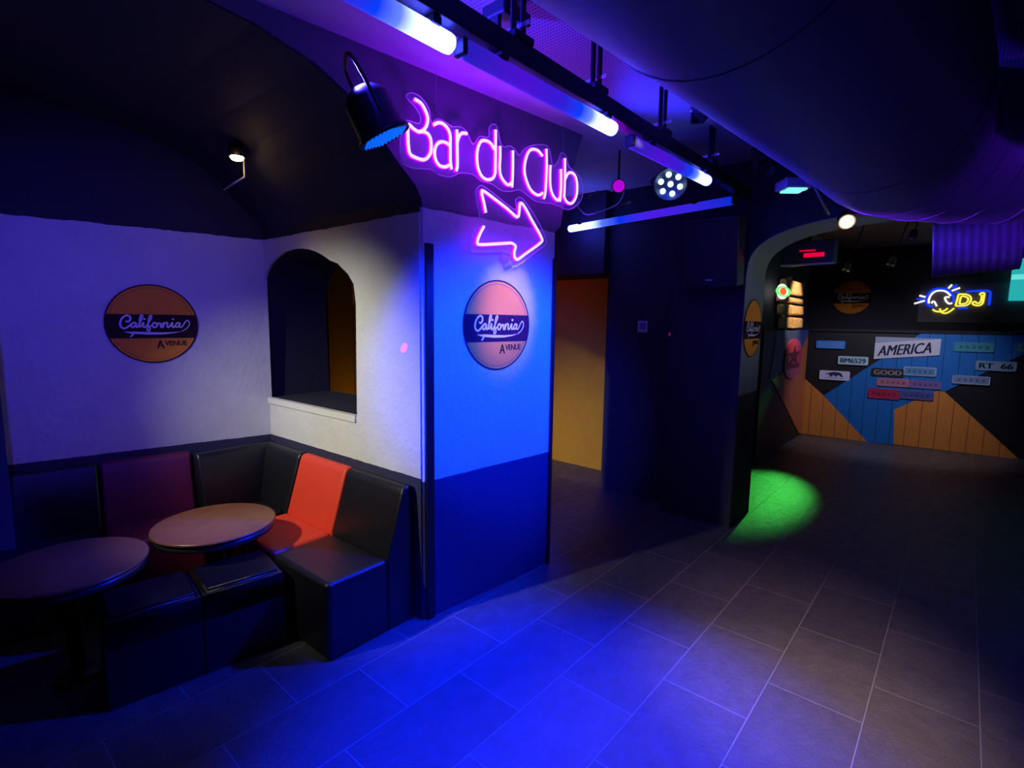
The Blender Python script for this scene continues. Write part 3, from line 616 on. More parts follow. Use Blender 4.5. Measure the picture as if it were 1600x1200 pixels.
# corner module: one seat and two backs
uc = thing('sofa_module', (0, 0, 0))
bm = nbox(0.0, 0.40, 0.195, 0.60, 0, 0.46); bmesh.ops.bevel(bm, geom=bm.edges[:], offset=0.03, segments=4, affect='EDGES')
link('seat', bm, M['leather'], uc, True)
link('backrest', back_prof(0.58), M['leather'], uc, True)
bm = back_prof(0.60); bmesh.ops.transform(bm, matrix=Matrix.Translation((0.60, 0.0, 0)) @ Matrix.Rotation(math.pi / 2, 4, 'Z'), verts=bm.verts[:]); link('backrest', bm, M['leather'], uc, True)
unit_at(uc, pB(1.285), rzB, 'black corner sofa module with two backrests behind the round table')
uw = make_unit(0.54, M['leather_wine']); unit_at(uw, pA(0.60), rzA, 'wine red sofa module against the back wall under the sticker')
u2 = dup(ub); unit_at(u2, pA(1.155), rzA, 'black sofa module left of the wine red one, in deep shade')
u3 = dup(ub); unit_at(u3, pA(1.77), rzA, 'black sofa module at the far left edge, mostly out of frame')
# poufs
def make_pouf(w):
    root = thing('pouf', (0, 0, 0)); b_ = nbox(0, w, 0.0, 0.36, 0, 0.30); link('pouf_base', b_, M['leather'], root)
    c_ = nbox(0, w, 0, 0.36, 0.301, 0.468); bmesh.ops.bevel(c_, geom=[e for e in c_.edges if e.verts[0].co.z > 0.4 and e.verts[1].co.z > 0.4], offset=0.028, segments=4, affect='EDGES'); link('cushion', c_, M['leather'], root, True)
    return root
rp = R(-7)
pf1 = make_pouf(0.41); pf1.location = (0.905, 2.908, 0); pf1.rotation_euler = (0, 0, rp); tag(pf1, 'black cube pouf nearer the sofa end, in front of the round table', 'pouf', 'black cube poufs facing the sofa')
pf2 = dup(pf1, (0.491, 2.960, 0), label='black cube pouf farther left, partly under the left table'); 
# tables
def make_table():
    root = thing('round_table', (0, 0, 0))
    link('table_top', lathe([(0.0, 0.609), (0.334, 0.609), (0.343, 0.613), (0.345, 0.620), (0.342, 0.627), (0.334, 0.630), (0, 0.630)], 64, False), M['wood'], root, True)
    link('under_rim', lathe([(0.320, 0.565), (0.332, 0.57), (0.332, 0.608), (0.30, 0.608)], 64), M['plastic'], root, True)
    link('column', lathe([(0.035, 0.03), (0.035, 0.606)], 24), M['black_metal'], root, True)
    link('base_plate', lathe([(0.10, 0.0), (0.10, 0.012), (0.09, 0.02), (0.04, 0.035)], 48), M['black_metal'], root, True)
    return root
tb = make_table(); tb.location = (1.165, 3.44, 0); tb.rotation_euler = (0, 0, R(20)); tag(tb, 'round brown table in front of the corner sofa, warmly lit', 'table', 'round tables by the sofa')
tb2 = dup(tb, (0.445, 3.385, 0), label='dark round table at the left edge overlapping a pouf', group='round tables by the sofa')

# ------------------------------------------------------------------ ceiling rig
ra = link('lighting_rail', nbox(-0.8, 4.75, 1.47, 1.54, 2.95, 3.035, bev=0.006), M['black_metal']); tag(ra, 'long black rail carrying the glowing tubes, hung from the ceiling', 'rail')
for i, x in enumerate((0.5, 1.75, 2.35, 3.1, 3.9)):
    rod = thing('hanger', (x, 1.505, 3.035)); 
    for dx in (-0.03, 0.03): link('rod', tube([(dx, 0, 0.02), (dx, 0, 0.265)], 0.013, 8), M['black_metal'], rod)
    link('bolt', nbox(-0.004, 0.004, -0.06, 0.06, 0.06, 0.075), M['steel'], rod); link('clamp', nbox(-0.06, 0.06, -0.04, 0.04, 0.001, 0.03, bev=0.006), M['black_metal'], rod)
    tag(rod, ['black strap hanger over the nearest tube', 'black strap hanger above the middle tube near its start', 'black strap hanger above the middle tube near its white end', 'black strap hanger above the third tube', 'black strap hanger farthest along the rail'][i], 'bracket', 'strap hangers of the lighting rail')
def make_tube(L, mat):
    root = thing('light_tube', (0, 0, 0))
    prof = [(0.0, 0.0), (0.02, 0.002), (0.034, 0.014), (0.036, 0.03), (0.036, L - 0.03), (0.034, L - 0.014), (0.02, L - 0.002), (0, L)]
    bm = lathe(prof, 20, False); bmesh.ops.transform(bm, matrix=Matrix.Rotation(math.pi / 2, 4, 'Y'), verts=bm.verts[:])
    link('diffuser', bm, mat, root, True)
    link('end_cap', move(nbox(-0.022, 0.002, -0.03, 0.03, -0.03, 0.03, bev=0.006), (0, 0, 0)), M['black_metal'], root)
    for k, x in enumerate((0.18 * L, 0.9 * L)): link('clip', nbox(x - 0.02, x + 0.02, -0.041, 0.041, 0.02, 0.049, bev=0.004), M['black_metal'], root)
    return root
GT = 'glowing tubes of the ceiling rig'
tl = make_tube(1.075, M['tube'])
tl.location = (1.435, 1.505, 2.9); tl.rotation_euler = (0, 0, R(-0.9)); tag(tl, 'middle glowing blue tube above the neon lettering, with a white end', 'light tube', GT)
dup(tl, (0.325, 1.515, 2.9), (0, 0, R(0.3)), 'nearest glowing tube at the top edge, widest white end', GT)
dup(tl, (2.725, 1.505, 2.9), (0, 0, R(-1.5)), 'third glowing tube of the row, ending near the dark pier', GT)
tb4 = make_tube(1.86, tube_mat('pixel_tube_glow_long', 1.0, [(0, (0.0, 0.02, 0.6)), (0.4, (0.07, 0.01, 0.75)), (0.62, (0.0, 0.03, 0.85)), (0.74, (0.1, 0.2, 1.0)), (0.83, (1.2, 1.5, 16)), (1, (1.6, 2.0, 30))]))
tb4.location = (4.5, 1.53, 2.9); tb4.rotation_euler = (0, 0, R(80.5)); tag(tb4, 'glowing tube set crosswise, white end just right of the pillar', 'light tube', GT)

def aim(o, loc, direction):     # local -z looks along direction
    q = Vector(direction).to_track_quat('-Z', 'Y'); o.location = loc; o.rotation_euler = q.to_euler()
def can_body(r, L):
    return lathe([(0.0, L + r * 0.5), (r * 0.45, L + r * 0.45), (r * 0.75, L + r * 0.2), (r * 0.85, L), (r * 0.9, 0.03), (r, 0.02), (r, 0.0), (r * 0.93, 0.0), (r * 0.9, 0.01), (0, 0.01)], 32, False)
par = thing('par_can', (0, 0, 0)); link('can', can_body(0.125, 0.17), M['black_metal'], par, True)
lens = bmesh.new(); hexes = []
for i in range(-5, 6):
    for j in range(-5, 6):
        x = i * 0.021 + (j % 2) * 0.0105; y = j * 0.0185
        if x * x + y * y < 0.108 ** 2: hexes.append((x, y))
link('led_plate', lathe([(0.0, 0.004), (0.112, 0.004), (0.112, 0.009), (0, 0.009)], 32, False), emis('blue_lens_glow', (0, 0.01, 0.8), 0.06), par)
hb = []
for x, y in hexes: hb.append(move(lathe([(0.0, -0.004), (0.005, -0.002), (0.0062, 0.004)], 8, False), (x, y, 0)))
link('led_array', merge(hb), M['led_blue'], par, True)['kind'] = 'stuff'
yk = bmesh.new(); sweep(yk, smoothp([(0.135, 0, 0.08), (0.138, 0, 0.2), (0.10, 0, 0.33), (0, 0, 0.36), (-0.10, 0, 0.33), (-0.138, 0, 0.2), (-0.135, 0, 0.08)], 4), 0.009, 6); link('yoke', yk, M['black_metal'], par, True)
aim(par, (1.53, 2.12, 2.735), (0.42, -0.22, -0.88)); tag(par, 'black spotlight with blue dotted lens hanging left of the neon lettering', 'spotlight')

par7 = thing('led_spotlight', (0, 0, 0)); link('can', can_body(0.13, 0.10), M['plastic'], par7, True)
for k in range(7):
    rr = 0 if k == 0 else 0.075; an = k * math.pi / 3 + 0.3
    link('led', move(lathe([(0.0, -0.012), (0.015, -0.01), (0.021, -0.002), (0.021, 0.01)], 16, False), (rr * math.cos(an), rr * math.sin(an), 0)), M['led'], par7, True)
yk = bmesh.new(); sweep(yk, smoothp([(0.14, 0, 0.04), (0.142, 0, 0.15), (0.08, 0, 0.24), (0, 0, 0.25), (-0.08, 0, 0.24), (-0.142, 0, 0.15), (-0.14, 0, 0.04)], 4), 0.008, 6); link('yoke', yk, M['black_metal'], par7, True)
link('drop_rod', tube([(0, 0, 0.25), (0.0, 0.22, 0.36)], 0.012, 8), M['black_metal'], par7, True)
aim(par7, (3.98, 1.84, 2.97), (-0.80, -0.38, -0.52)); tag(par7, 'round spotlight with seven lit white lenses under the ceiling', 'spotlight')

point('seven_lens_glow', (3.86, 1.79, 2.93), (0.0, 0.05, 1.0), 1.5, 0.03)
mh = thing('moving_head_light', (0, 0, 0))
link('base', nbox(-0.09, 0.09, -0.07, 0.07, 0.10, 0.16, bev=0.012), M['plastic'], mh)
for xx in (-0.0735, 0.0735): link('yoke_arm', nbox(xx - 0.0115, xx + 0.0115, -0.03, 0.03, -0.06, 0.11, bev=0.006), M['plastic'], mh)
hb_ = can_body(0.055, 0.09); bmesh.ops.transform(hb_, matrix=Matrix.Translation((0, -0.05, -0.04)) @ Matrix.Rotation(R(-55), 4, 'X'), verts=hb_.verts[:]); link('head', hb_, M['plastic'], mh, True)
link('clamp', nbox(-0.02, 0.02, -0.02, 0.02, 0.16, CZ - 3.1), M['black_metal'], mh)
GM = 'black moving head lights beside the rail'
mh.location = (1.85, 1.66, 3.1); tag(mh, 'black moving head light beside the rail over the middle tube start', 'stage light', GM)
dup(mh, (3.02, 1.24, 3.1), (0, 0, R(40)), 'black moving head light behind the rail above the third tube', GM)
dup(mh, (4.42, 1.28, 3.1), (0, 0, R(-50)), 'black moving head light past the end of the rail near the duct', GM)
pk = thing('small_spotlight', (0, 0, 0)); link('can', can_body(0.055, 0.12), M['black_metal'], pk, True); link('lens', lathe([(0.0, -0.002), (0.047, -0.002), (0.047, 0.006)], 24, False), M['magenta'], pk)
link('bracket', tube([(0, 0.0, 0.12), (0.0, 0.06, 0.12), (0.0, 0.32, 0.17)], 0.008, 6), M['black_metal'], pk, True)
aim(pk, (3.85, 2.22, 2.99), (-0.82, -0.50, -0.15)); tag(pk, 'small spotlight with magenta lens left of the seven lens spotlight', 'spotlight')
cb = link('power_cable', tube(smoothp([toP(1.30, 2.74, 0.09), toP(1.40, 2.70, 0.09), (3.55, 2.20, 2.74), (3.68, 2.15, 2.80), (3.78, 2.16, 2.86), (3.83, 2.16, 2.93)], 6), 0.005, 6), simple('grey_cable', (0.3, 0.3, 0.34), 0.5), None, True)
tag(cb, 'thin looping cable from the neon lettering to the magenta spotlight', 'cable')
for loc, ln, lab in (((3.42, 2.22, 2.83), 0.09, 'small inline cable connector beside the last neon letter'), ((3.72, 2.14, 2.79), 0.12, 'longer inline cable connector under the magenta spotlight')):
    c_ = link('cable_connector', tube([(0, 0, 0), (ln * 0.6, -ln * 0.5, ln * 0.4)], 0.012, 8), M['plastic'], None, True); c_.location = loc; tag(c_, lab, 'connector')

# hanging speaker in front of the pier
sp = thing('hanging_speaker', (4.60, 1.73, 2.50), 0, 'black loudspeaker hanging on the dark pier beside the arch', 'speaker')
link('cabinet', nbox(-0.02, 0.22, -0.23, 0.23, -0.29, 0.29, bev=0.015), M['plastic'], sp); link('grille', nbox(-0.032, -0.021, -0.215, 0.215, -0.275, 0.275, bev=0.004), M['black'], sp)
link('badge', nbox(-0.036, -0.033, -0.03, 0.03, -0.23, -0.215), M['steel'], sp); link('wall_bracket', nbox(0.2, 0.30, -0.05, 0.05, -0.06, 0.06), M['black_metal'], sp)
sp.rotation_euler = (0, R(-8), R(4))
# paper notice on the pier (pattern left off)
nt_ = thing('wall_notice', (5.117, 2.60, 1.86), 0, 'small pale paper notice on the dark pier', 'notice')
link('sheet', nbox(-0.004, 0.002, -0.055, 0.055, -0.06, 0.06), simple('blueish_paper', (0.55, 0.58, 0.65), 0.6), nt_); link('printed_panel', nbox(-0.006, -0.0045, -0.035, 0.035, -0.03, 0.04), simple('grey_print', (0.18, 0.2, 0.28), 0.6), nt_)

# ------------------------------------------------------------------ ducts
def duct_path():
    DY = lambda x: 0.45 - 0.065 * (x - 1.8)
    P = [(-1.45 + 0.25 * i, DY(-1.45 + 0.25 * i), 2.865) for i in range(19)]
    c = (3.22, -0.55); r = 0.92
    for k in range(1, 13):
        a = math.pi / 2 - (math.pi / 2) * k / 12; P.append((c[0] + r * math.cos(a), c[1] + r * math.sin(a), 2.865))
    P += [(4.14, -0.55 - 0.25 * i, 2.865) for i in range(1, 13)]
    return P
dk = thing('air_duct', (3.45, 0.35, 2.865), 0, 'large grey air duct along the ceiling bending right near the arch', 'duct')
dp = duct_path(); bm = tube(dp, 0.385, 48); d_ = link('duct_skin', bm, M['duct'], None, True); child_world(d_, dk)
def hoop(P, i, rad, w=0.005):
    a = Vector(P[i]); t_ = (Vector(P[i + 1]) - Vector(P[i - 1])).normalized(); n1 = t_.orthogonal().normalized(); n2 = t_.cross(n1)
    pts = [a + (n1 * math.cos(2 * math.pi * k / 48) + n2 * math.sin(2 * math.pi * k / 48)) * rad for k in range(49)]
    return tube(pts, w, 6)
for i in (5, 11, 17, 20, 22, 24, 26, 29, 31, 34, 38):
    h_ = link('duct_band', hoop(dp, i, 0.384), M['duct'], None, True); child_world(h_, dk)
for i in (17, 35):
    x, y, z = dp[i]; s_ = link('hanging_strap', nbox(x - 0.02, x + 0.02, y - 0.02, y + 0.02, z + 0.37, CZ), M['black_metal']); child_world(s_, dk)
# smaller ribbed duct stub
sd = thing('ribbed_duct', (4.52, 0.05, 2.46), 0, 'smaller silver ribbed duct end hanging beneath the big duct', 'duct')
bm = bmesh.new(); n_ = 60; pts = [(4.52 + 0.02 * k / n_, 0.22 - 0.42 * k / n_, 2.40 + 0.03 * k / n_) for k in range(n_ + 1)]; rd = [0.17 + 0.0012 * math.sin(k * 1.05) for k in range(n_ + 1)]
sweep(bm, pts, rd, 40); o = link('ribbed_skin', bm, M['silver'], None, True); child_world(o, sd)
o = link('hanging_strap', nbox(4.51, 4.55, -0.03, 0.01, 2.61, CZ), M['black_metal']); child_world(o, sd)
# dark boxed soffit at the right
sf = link('boxed_soffit', nbox(2.2, 3.5, -2.6, -0.55, 2.62, CZ - 0.01, bev=0.01), M['black']); tag(sf, 'dark boxed duct casing under the ceiling at the upper right', 'duct casing')

# ------------------------------------------------------------------ lamps
wl = thing('wall_lamp', (0, 0, 0)); 
link('lamp_head', lathe([(0.0, 0.05), (0.04, 0.05), (0.055, 0.02), (0.055, -0.02), (0.05, -0.022)], 24, False), M['black_metal'], wl, True)
link('bulb', lathe([(0, 0.0), (0.03, -0.008), (0.042, -0.024), (0.03, -0.04), (0.0, -0.045)], 20, False), M['warm_lamp'], wl, True)
link('arm', tube([(0, 0.0, 0.03), (0.06, 0.04, 0.0), (0.06, 0.04, -0.13), (-0.06, 0.10, -0.22)], 0.009, 6), M['steel'], wl, True)
link('stem', tube([(0, 0, 0.04), (0.02, 0.0, 0.115)], 0.01, 6), M['black_metal'], wl, True)
wl.location = (1.50, 3.69, 2.955); tag(wl, 'small warm lamp on a bent bracket high in the dark alcove', 'lamp')
point('wall_lamp_light', (1.46, 3.60, 2.90), (1.0, 0.6, 0.25), 0.22, 0.03)
hl = thing('warm_spotlight', (0, 0, 0)); link('can', can_body(0.06, 0.10), M['black_metal'], hl, True); link('lens', lathe([(0.0, -0.012), (0.028, -0.008), (0.045, 0.004)], 24, False), M['warm_lamp'], hl, True)
link('bracket', tube([(0, 0.0, 0.12), (0.0, 0.06, 0.12), (0.0, 0.62, 0.16)], 0.008, 6), M['black_metal'], hl, True)
aim(hl, (4.62, 0.74, 2.66), (-0.8, -0.30, -0.45)); tag(hl, 'glowing warm spotlight in front of the arch top', 'spotlight')
spot('arch_lamp_light', (4.56, 0.71, 2.61), (2.2, 0.45, 0), (1.0, 0.66, 0.55), 150, 46, 1.0, 0.05)
tf = thing('flood_light', (4.42, 1.07, 2.90), R(40), 'square fixture with pale teal lamps hanging before the arch', 'floodlight')
link('housing', nbox(-0.09, 0.09, -0.10, 0.10, 0.0, 0.07, bev=0.01), simple('pale_blue_metal', (0.3, 0.32, 0.5), 0.4), tf)
for x in (-0.04, 0.04): link('lamp_panel', nbox(x - 0.028, x + 0.028, -0.07, 0.07, -0.012, 0.0, bev=0.004), M['teal'], tf)
link('hanger', nbox(-0.01, 0.01, -0.01, 0.01, 0.07, CZ - 2.9), M['black_metal'], tf)
br_ = link('metal_bar', tube([(4.66, 1.0, 3.29), (4.66, 0.98, 2.95), (4.72, 0.88, 2.74)], 0.012, 6), M['steel'], None, True); tag(br_, 'short slanting metal bar between the teal fixture and warm spotlight', 'bar')
rl = thing('effect_light', (6.0, 1.27, 2.60), 0, 'black effect light with a red glowing strip seen through the arch', 'effect light')
link('housing', nbox(-0.1, 0.1, -0.24, 0.22, -0.10, 0.12, bev=0.01), simple('navy_metal', (0.05, 0.05, 0.09), 0.4), rl)
link('red_strip', nbox(-0.112, -0.101, -0.16, 0.02, -0.035, 0.005, bev=0.003), M['red_led'], rl); link('red_strip', nbox(-0.112, -0.101, -0.08, 0.06, 0.025, 0.035), M['red_led'], rl)
link('lower_trim', nbox(-0.118, -0.10, -0.24, 0.22, -0.112, -0.095), simple('pale_trim', (0.4, 0.45, 0.7), 0.3), rl); link('hanger', nbox(-0.015, 0.015, -0.015, 0.015, 0.12, CZ - 2.6), M['black_metal'], rl)
sml = thing('track_spot', (0, 0, 0)); link('head', can_body(0.045, 0.09), M['steel'], sml, True); link('stem', tube([(0, 0, 0.1), (0, 0.0, 0.72)], 0.007, 6), M['black_metal'], sml, True)
GS = 'small silver spotlights in the far room'
for k, (loc, lab) in enumerate((((5.9, 0.62, 2.92), 'small silver spotlight just under the duct bend'), ((6.6, 0.50, 2.75), 'small silver spotlight beside the ribbed duct end'), ((8.2, 1.28, 2.62), 'small silver spotlight above the dim round sticker'), ((8.2, 0.80, 2.66), 'small silver spotlight between the dim sticker and DJ neon'))):
    o = sml if k == 0 else dup(sml); aim(o, loc, (-0.3, 0.2, -0.9)); tag(o, lab, 'spotlight', GS)

# ------------------------------------------------------------------ DJ booth
bo = thing('dj_booth', toF(1.5, 0, 0), 0, 'DJ booth front of blue, orange and black painted planks', 'booth')
o = link('black_panel', shape2d([(0, 0), (5.5, 0), (5.5, 1.80), (0, 1.80)], [], lambda s, z, w: toF(s, z, 0.004 + w), 0.12), M['pl_black']); child_world(o, bo)
for k, nm, mt in (('o1', 'orange_panel', 'pl_orange'), ('blue', 'blue_panel', 'pl_blue'), ('o2', 'orange_panel', 'pl_orange')):
    pts = [(s, max(0.0, z)) for s, z in PANELS[k]]
    if k == 'blue': pts = [(5.5 if abs(s - PANELS['blue'][2][0]) < 0.05 else s, z) for s, z in pts]; pts[2] = (5.5, 1.80); pts[3] = (5.5, 2.3 if False else 1.79); pts = [pts[0], (pts[1][0], 1.80), (3.2, 1.80), (PANELS['blue'][3][0] + 0.35, 1.79)] + pts[4:]
    o = link(nm, shape2d(pts, [], lambda s, z, w: toF(s, z, -0.012 + w), 0.014), M[mt]); child_world(o, bo)
o = link('counter_top', shape2d([(0.0, 1.80), (5.5, 1.80), (5.5, 1.84), (0.0, 1.84)], [], lambda s, z, w: toF(s, z, -0.03 + w), 0.5), M['black']); child_world(o, bo)
# side panel of the booth
sd_ = thing('side_counter', (9.2, 2.05, 0), 0, 'booth side panel, orange and dark, carrying the oval star sign', 'counter')
def toS(s, z, w): return (s, 2.055 - w, z)
for nm, pts, mt in (('black_panel', [(7.5, 0), (10.07, 0), (10.07, 1.82), (7.5, 1.82)], M['pl_black']),):
    o = link(nm, shape2d(pts, [], toS, 0.012), mt); child_world(o, sd_)
o = link('orange_panel', shape2d([(8.05, 1.10), (9.25, 1.30), (10.07, 1.71), (10.08, 0.02), (9.92, 0.06)], [], lambda s, z, w: toS(s, z, 0.013 + w), 0.01), M['pl_orange_side']); child_world(o, sd_)
o = link('violet_panel', shape2d([(7.9, 1.14), (8.05, 1.13), (9.25, 1.33), (10.07, 1.74), (10.07, 1.82), (8.1, 1.82)], [], lambda s, z, w: toS(s, z, 0.013 + w), 0.008), M['pl_blue_side']); child_world(o, sd_)
# oval star sign
ov_ = thing('oval_star_sign', (9.08, 2.03, 1.37), 0, 'tall rounded red sign with a dark star and word on the booth side', 'sign')
def cap(wd_, ht_, z, th):
    pts = []; r = wd_ / 2
    for k in range(17): a = math.pi * k / 16; pts.append((r * math.cos(a), ht_ / 2 - r + r * math.sin(a)))
    for k in range(17): a = math.pi + math.pi * k / 16; pts.append((r * math.cos(a), -ht_ / 2 + r + r * math.sin(a)))
    return shape2d(pts, [], lambda u, v, w: (u, v, z + w), th)
link('board', cap(0.46, 0.62, 0.0, 0.02), simple('crimson_sign', (0.55, 0.06, 0.16), 0.4), ov_)
stp = [((0.17 if k % 2 == 0 else 0.07) * math.sin(k * math.pi / 5), (0.17 if k % 2 == 0 else 0.07) * math.cos(k * math.pi / 5)) for k in range(10)]
link('star', shape2d(stp, [], lambda u, v, w: (u, v + 0.05, 0.021 + w), 0.004), simple('dark_red_print', (0.10, 0.01, 0.04), 0.5), ov_)
link('lettering', move(text_bm('Beine', 0.15, 0.002, bold=0.002), (0, -0.10, 0.022)), bpy.data.materials['dark_red_print'], ov_)
ov_.matrix_world = wall_matrix((9.08, 2.03, 1.37), (1, 0)) @ Matrix.Diagonal((2.2, 1, 1, 1))
# stone patch
sw = thing('stone_patch', (8.8, 2.04, 2.1), 0, 'warmly lit patch of rough stone blocks above the booth side', 'stonework')
rows_ = [(1.84, 2.02, [(8.25, 8.75), (8.78, 9.45)]), (2.04, 2.20, [(8.15, 8.62), (8.66, 9.05), (9.08, 9.42)]), (2.22, 2.32, [(8.05, 9.40)]), (2.34, 2.56, [(8.2, 8.5), (8.54, 9.36)])]
for z0, z1, xs in rows_:
    for x0, x1 in xs:
        b_ = nbox(x0, x1, 2.0, 2.073, z0 + 0.01, z1 - 0.01, bev=0.02, seg=2)
        for v in b_.verts: v.co += Vector((random.uniform(-.008, .008), random.uniform(-.006, .006), random.uniform(-.008, .008)))
        o = link('stone_block', b_, M['stone']); child_world(o, sw)
# small round neon
gn = thing('round_neon_sign', (7.95, 2.02, 2.36), 0, 'small glowing green and red round sign at the arch edge', 'neon sign')
link('ring', tube([(0.20 * math.cos(2 * math.pi * k / 32), 0.10 * math.sin(2 * math.pi * k / 32), 0.02) for k in range(33)], 0.018, 8), M['n_green'], gn, True)
link('pale_disc', lathe([(0.17, 0.0), (0.17, 0.012)], 32), M['n_white'], gn); link('red_centre', move(lathe([(0.085, 0.013), (0.085, 0.03)], 24), (-0.02, 0, 0)), M['n_red'], gn)
gn.matrix_world = wall_matrix((7.90, 1.96, 2.35), (1, 0)) @ Matrix.Diagonal((1.6, 0.6, 1, 1))
# DJ neon
dj = thing('dj_neon_sign', toF(2.1, 2.3, 1.2), 0, 'yellow, white and blue neon reading DJ on the black wall', 'neon sign')
for k, pts in DJ.items():
    if 'blue' in k or k.endswith('b') or 'frame' in k: mt = 'n_blue'
    elif k[0] in 'DJ' or 'lip' in k: mt = 'n_yellow'
    else: mt = 'n_white'
    nm = 'letter' if k[0] in 'DJ' else ('ray' if 'ray' in k else ('frame_line' if 'frame' in k else 'head_outline'))
    P3 = [toF(s, z, 1.17) for s, z in pts]; P3 = smoothp(P3, 4) if len(P3) > 2 else [Vector(p) for p in P3]
    o = link(nm, tube(P3, 0.0135 if mt != 'n_blue' else 0.015, 8), M[mt], None, True); child_world(o, dj)
o = link('backing_panel', shape2d([(1.55, 1.98), (2.95, 1.98), (2.95, 2.62), (1.55, 2.62)], [], lambda s, z, w: toF(s, z, 1.19 + w), 0.006), M['acrylic']); child_world(o, dj)
# wall screen
sc_ = thing('wall_screen', toF(3.1, 2.65, 1.2), 0, 'glowing teal screen at the right edge of the far wall', 'screen')
o = link('screen_panel', shape2d([(2.68, 2.33), (3.9, 2.33), (3.9, 2.99), (2.68, 2.99)], [], lambda s, z, w: toF(s, z, 1.14 + w), 0.03), M['screen']); child_world(o, sc_)
o = link('bright_band', shape2d([(2.68, 2.66), (3.9, 2.70), (3.9, 2.78), (2.68, 2.74)], [], lambda s, z, w: toF(s, z, 1.132 + w), 0.006), M['screen2']); child_world(o, sc_)
# licence plates and signs on the booth
def C_(n, c): return simple(n, c, 0.45)
dark_t = C_('navy_lettering', (0.01, 0.03, 0.09)); white_t = C_('pale_lettering', (0.6, 0.6, 0.6))
PLT = {
 'p1': (C_('bright_blue_plate', (0.05, 0.30, 0.85)), 'DDC4566', C_('faded_blue_lettering', (0.25, 0.45, 0.85)), 'bright blue licence plate reading DDC4566, topmost left on the booth', 0),
 'p2': (C_('pale_cyan_plate', (0.42, 0.68, 0.80)), 'BM6529', dark_t, 'pale licence plate reading BM6529 on the black part', 0),
 'p3': (C_('lilac_white_plate', (0.62, 0.60, 0.85)), '', dark_t, 'pale plate with a dark bear above the orange corner', 0),
 'p4': (C_('white_long_plate', (0.60, 0.62, 0.72)), 'AMERICA', dark_t, 'large pale sign reading AMERICA', 0),
 'p5': (C_('black_plate', (0.02, 0.02, 0.025)), 'GOOD', C_('grey_lettering', (0.45, 0.42, 0.38)), 'black plate reading GOOD under the large AMERICA sign', 0),
 'p6': (C_('blue_framed_plate', (0.10, 0.28, 0.50)), '', dark_t, 'blue plate with pale rounded frame right of the GOOD plate', 0),
 'p7': (C_('dusty_pink_plate', (0.42, 0.17, 0.25)), '', dark_t, 'dusty pink plate directly under the GOOD plate', 0),
 'p8': (C_('violet_plate', (0.20, 0.13, 0.38)), '', dark_t, 'violet plate right of the dusty pink plate', 0),
 'p9': (C_('crimson_plate', (0.42, 0.02, 0.08)), '', dark_t, 'crimson plate, lowest on the left of the cluster', 0),
 'p10': (C_('indigo_plate', (0.08, 0.09, 0.32)), '', dark_t, 'indigo plate right of the crimson plate, over the orange', 0),
 'p11': (C_('teal_plate', (0.05, 0.32, 0.42)), '', dark_t, 'faint teal plate with dark marks, right of the AMERICA sign', 0),
 'p12': (C_('grey_blue_plate', (0.22, 0.38, 0.50)), 'RT  66', dark_t, 'grey blue plate reading RT 66', 0),
 'p13': (C_('slate_blue_plate', (0.18, 0.28, 0.48)), '', dark_t, 'slate blue plate below the RT 66 plate', 0),
 'p14': (C_('dim_teal_plate', (0.12, 0.35, 0.42)), '', dark_t, 'dim teal plate cut by the right edge of the photo', 0)}
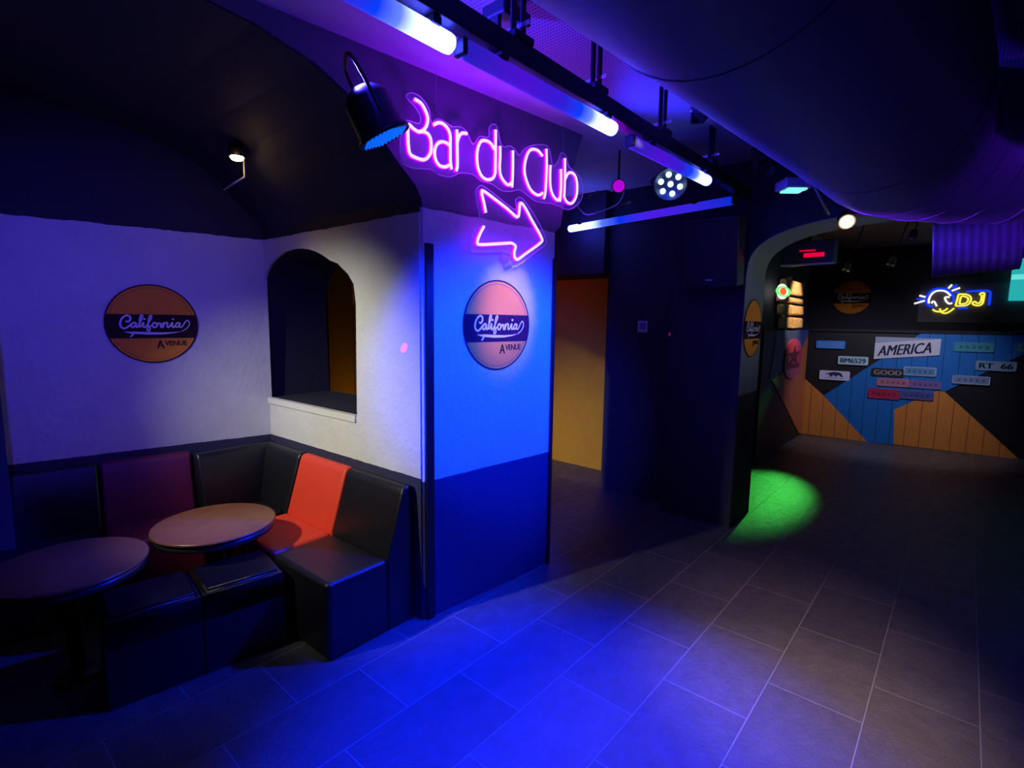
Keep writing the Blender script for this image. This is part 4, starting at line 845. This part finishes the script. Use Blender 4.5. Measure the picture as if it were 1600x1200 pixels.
for k, (mt, tx, tm, lab, _) in PLT.items():
    (s0, z0), (s1, z1) = LP[k]; w_ = s1 - s0; h_ = abs(z0 - z1); h_ = min(max(h_ - 0.02, 0.13), 0.36)
    if k == 'p4': h_ = 0.34
    root = thing('wall_sign' if k == 'p4' else 'licence_plate', (0, 0, 0)); r_ = 0.02
    def rr(w, h, r):
        pts = []
        for cx_, cy_, a0 in ((w / 2 - r, h / 2 - r, 0), (-w / 2 + r, h / 2 - r, 90), (-w / 2 + r, -h / 2 + r, 180), (w / 2 - r, -h / 2 + r, 270)):
            for q in range(5): a = R(a0 + q * 22.5); pts.append((cx_ + r * math.cos(a), cy_ + r * math.sin(a)))
        return pts
    if k == 'p4': pts = [(-w_ / 2, -h_ / 2 - 0.02), (w_ / 2, -h_ / 2 + 0.08), (w_ / 2, h_ / 2 - 0.01), (-w_ / 2, h_ / 2)]
    else: pts = rr(w_, h_, r_)
    link('plate', shape2d(pts, [], lambda u, v, w: (u, v, w), 0.008), mt, root)
    if k not in ('p4', 'p3'):
        ip = rr(w_ - 0.02, h_ - 0.02, r_ * 0.8); link('raised_rim', tube([(x, y, 0.009) for x, y in ip + ip[:1]], 0.004, 5), white_t if k in ('p6', 'p13', 'p2') else mt, root, True)
    if tx:
        t0_ = text_bm(tx, 0.1, 0.002, shear=0.22 if k == 'p4' else 0.0); tb_ = merge([t0_.copy(), move(t0_.copy(), (0.0035, 0, 0)), move(t0_, (-0.0035, 0, 0))]); xs = [v.co.x for v in tb_.verts]; ys = [v.co.y for v in tb_.verts]
        tw, th_ = (w_ * 0.84, h_ * 0.56) if k != 'p4' else (w_ * 0.83, h_ * 0.48); cx_ = 0 if k != 'p4' else -w_ * 0.035; cy_ = 0 if k != 'p4' else -0.015
        for v in tb_.verts:
            v.co.x = (v.co.x - (min(xs) + max(xs)) / 2) / (max(xs) - min(xs)) * tw + cx_; v.co.y = (v.co.y - (min(ys) + max(ys)) / 2) / (max(ys) - min(ys)) * th_ + cy_ + (0.10 * (v.co.x / w_) if k == 'p4' else 0); v.co.z += 0.010
        link('lettering', tb_, tm, root)
    if k == 'p4': link('upper_band', shape2d([(-w_ / 2, h_ / 2 - 0.10), (w_ / 2, h_ / 2 - 0.012), (w_ / 2, h_ / 2 - 0.01), (-w_ / 2, h_ / 2)], [], lambda u, v, w: (u, v, 0.0085 + w), 0.001), C_('grey_blue_band', (0.30, 0.38, 0.50)), root)
    if k == 'p3':
        bear = [(-0.5, -0.28), (-0.40, -0.25), (-0.36, -0.02), (-0.52, 0.08), (-0.62, 0.0), (-0.72, 0.02), (-0.66, 0.16), (-0.52, 0.26), (-0.30, 0.40), (-0.10, 0.50), (0.15, 0.46), (0.38, 0.44), (0.55, 0.25), (0.60, -0.02), (0.72, -0.28), (0.52, -0.30), (0.42, -0.08), (0.20, -0.06), (0.22, -0.28), (0.02, -0.29), (0.02, -0.08), (-0.16, -0.06), (-0.12, -0.28), (-0.3, -0.29)]
        link('bear_figure', shape2d([(x * w_ * 0.42, y * h_ * 0.62 + 0.01) for x, y in bear], [], lambda u, v, w: (u, v, 0.0085 + w), 0.002), dark_t, root)
        link('base_line', nbox(-w_ * 0.3, w_ * 0.3, -h_ * 0.30, -h_ * 0.26, 0.0085, 0.0095), dark_t, root)
    if not tx and k not in ('p3',):
        for q in range(5): pass
        link('worn_marks', merge([nbox((-0.36 + 0.16 * q) * w_, (-0.27 + 0.16 * q) * w_, -h_ * 0.16, h_ * 0.16, 0.009, 0.0105) for q in range(5)]), C_('marks_' + k, tuple(0.55 * x for x in mt.node_tree.nodes['Principled BSDF'].inputs['Base Color'].default_value[:3])), root)
    place_wall(root, toF((s0 + s1) / 2, (z0 + z1) / 2, -0.022), (FDX, FDY))
    tag(root, lab, 'sign' if k == 'p4' else 'licence plate', None if k == 'p4' else 'licence plates on the booth front')
bpy.context.view_layer.update()
